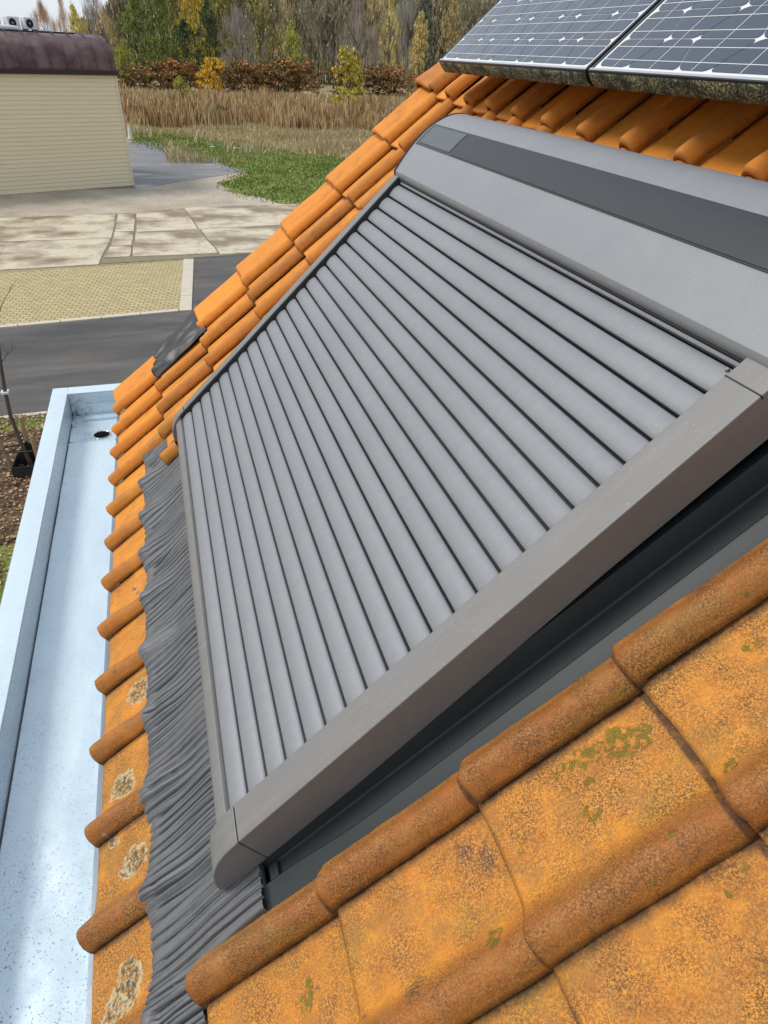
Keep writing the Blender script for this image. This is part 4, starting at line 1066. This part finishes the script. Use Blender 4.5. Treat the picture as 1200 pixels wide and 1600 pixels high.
TR = [
(-11.5, 120, 9.4, 4.6, 'bare', 'feathery brown bare tree with fanned twigs, leftmost tree behind the barrel roof'),
(-10.0, 134, 10.4, 3.2, 'bare', 'thin pale bare tree just left of the yellow tree behind the barrel roof'),
(-7.4, 118, 9.3, 3.4, 'yellow', 'round yellow tree rising behind the right half of the barrel roof'),
(-5.7, 136, 12.6, 5.2, 'twiggy', 'tall bare lilac-brown tree right of the yellow tree behind the barrel roof'),
(-3.6, 116, 8.9, 4.4, 'tan', 'tan half-bare tree behind the right end of the barrel roof'),
(-1.6, 106, 5.4, 3.0, 'lime', 'low yellow-green tree beside the rounded end of the barrel roof'),
(.6, 112, 10.4, 6.0, 'green', 'broad mid green drooping tree right of the barrel roof'),
(3.6, 124, 13.6, 6.2, 'green', 'tall green tree between the drooping green tree and the gold-topped tree'),
(6.2, 138, 15.5, 6.6, 'olive', 'olive tree standing behind the two green trees near the barrel roof'),
(8.9, 130, 14.5, 5.6, 'gold', 'gold-topped tree shedding bright yellow leaves above the dark evergreen'),
(6.4, 110, 8.2, 4.8, 'dark', 'dark evergreen tree under the gold-topped tree'),
(10.0, 116, 10.4, 4.6, 'dark', 'dark green tree immediately left of the grey-brown thicket tree'),
(14.6, 140, 15.2, 6.6, 'olive', 'pale olive tree behind the grey-brown thicket tree'),
(13.6, 112, 9.6, 7.0, 'twiggy', 'wide grey-brown leafless thicket tree above the yellow bush by the rusty hedge'),
(19.1, 130, 14.4, 6.4, 'olive', 'olive-yellow tree right of the grey-brown thicket tree'),
(20.0, 106, 8.2, 4.6, 'lime', 'bright yellow-green tree standing in front of the brown wood'),
(23.5, 138, 15.4, 7.6, 'tan', 'fawn tree behind the bright yellow-green tree'),
(24.8, 122, 12.0, 7.2, 'olivegrey', 'grey-green tree right of the bright yellow-green tree'),
(31.2, 130, 14.8, 8.0, 'olivegrey', 'tall grey-green tree above the round yellow bush'),
(31.0, 114, 10.8, 7.0, 'twiggy', 'brown leafless tree right of the tall grey-green tree above the yellow bush'),
(39.8, 134, 15.3, 6.6, 'tan', 'fawn birch-like tree in the middle of the wood right of the yellow bush'),
(36.6, 116, 12.2, 4.6, 'gold2', 'slender tree with sparse golden leaves left of the conical golden tree'),
(36.9, 103, 9.9, 4.8, 'golden', 'conical pale golden tree standing against the roof verge'),
(46.0, 136, 15.7, 6.8, 'grey', 'tall grey leafless tree behind the conical golden tree'),
(45.0, 124, 14.8, 5.8, 'darkgrey', 'dark grey-green tree between the conical golden tree and the solar panels'),
(44.4, 110, 12.9, 4.6, 'tan2', 'brown leafy tree by the upper corner of the left solar panel'),
(53.9, 128, 15.7, 6.8, 'olivegrey', 'grey-green tree half hidden by the left solar panel'),
]
for t in TR: tree(*t, 'trees at the far edge of the field')
random.seed(5)
BU = [(8.6, 99, 4.3, 3.8, 'ybush', 'small bright yellow bush in front of the rusty hedge below the thicket'),
(23.6, 90, 5.9, 4.6, 'ybush2', 'round yellow-green bush standing alone before the dark hedge'),
(3.9, 84, 2.7, 2.4, 'lime', 'small lime-green bush at the left edge of the reeds'),
(6.1, 63, 1.5, 1.8, 'shrub', 'small dark green shrub among the brown reeds')]
for t in BU: tree(*t, None, 'bush')
HG = [(-.9, 104, 2.8, 'hedge', 'brownish hedge bush beside the low yellow-green tree'), (2.3, 104, 3.5, 'hedge', 'dark brown hedge bush beneath the drooping green tree'), (5.0, 103, 3.9, 'rust', 'rusty orange hedge bush left of the bright yellow bush'), (11.6, 103, 3.9, 'hedge', 'dark hedge bush right of the bright yellow bush'),
(14.2, 102, 3.9, 'rust', 'rusty hedge bush below the grey-brown thicket tree'), (17.3, 103, 4.2, 'hedge', 'dark brown hedge bush below the bright yellow-green tree'), (20.1, 103, 4.4, 'rust', 'tall rusty hedge bush left of the round yellow bush'), (26.9, 104, 4.2, 'hedge', 'dark hedge bush right of the round yellow bush'),
(30.5, 103, 4.2, 'hedge', 'low brown hedge bush beneath the brown leafless tree'), (33.5, 103, 4.1, 'rust', 'reddish hedge bush left of the conical golden tree'), (38.5, 99, 3.0, 'shrub', 'green-brown hedge bush at the foot of the conical golden tree'), (42.5, 103, 4.1, 'hedge', 'hedge bush touching the roof verge')]
for (x, y, h, kd, l) in HG: tree(x, y, h, 7.0, kd, l, 'hedge bushes along the field edge', 'bush')
# the wood behind reads as one mass
random.seed(12); mb = MB()
for _ in range(70000):
    x = random.uniform(-9, 110); y = random.uniform(144, 158); hm = 15.5 + 3.5*noise.noise(Vector((x*.16, 3, 3)))
    hm *= .5 + .5*sstep(-7, 1, x)
    z = hm*rnd()**.8; a = rnd()*3.14; s = random.uniform(.25, .6)
    d = Vector((math.cos(a)*s*.35, math.sin(a)*s*.35, 0)); e = Vector((random.gauss(0, .2), random.gauss(0, .2), 1))*s*1.4
    c = Vector((x, y, z)); mb.add([c - e, c - d, c + e, c + d], [(0, 1, 2, 3)], col=(rnd(), 0, 0))
o = mb.build('distant_wood', fol('distant_wood', st((.06, .055, .035), (.14, .12, .075), (.26, .22, .14))), smooth=False, recalc=False)
tag(o, 'distant grey-brown wood behind the nearer trees', 'wood', kind='stuff')
for o in COL.objects:
    if '_b' in o: del o['_b']
    if '_w' in o: del o['_w']
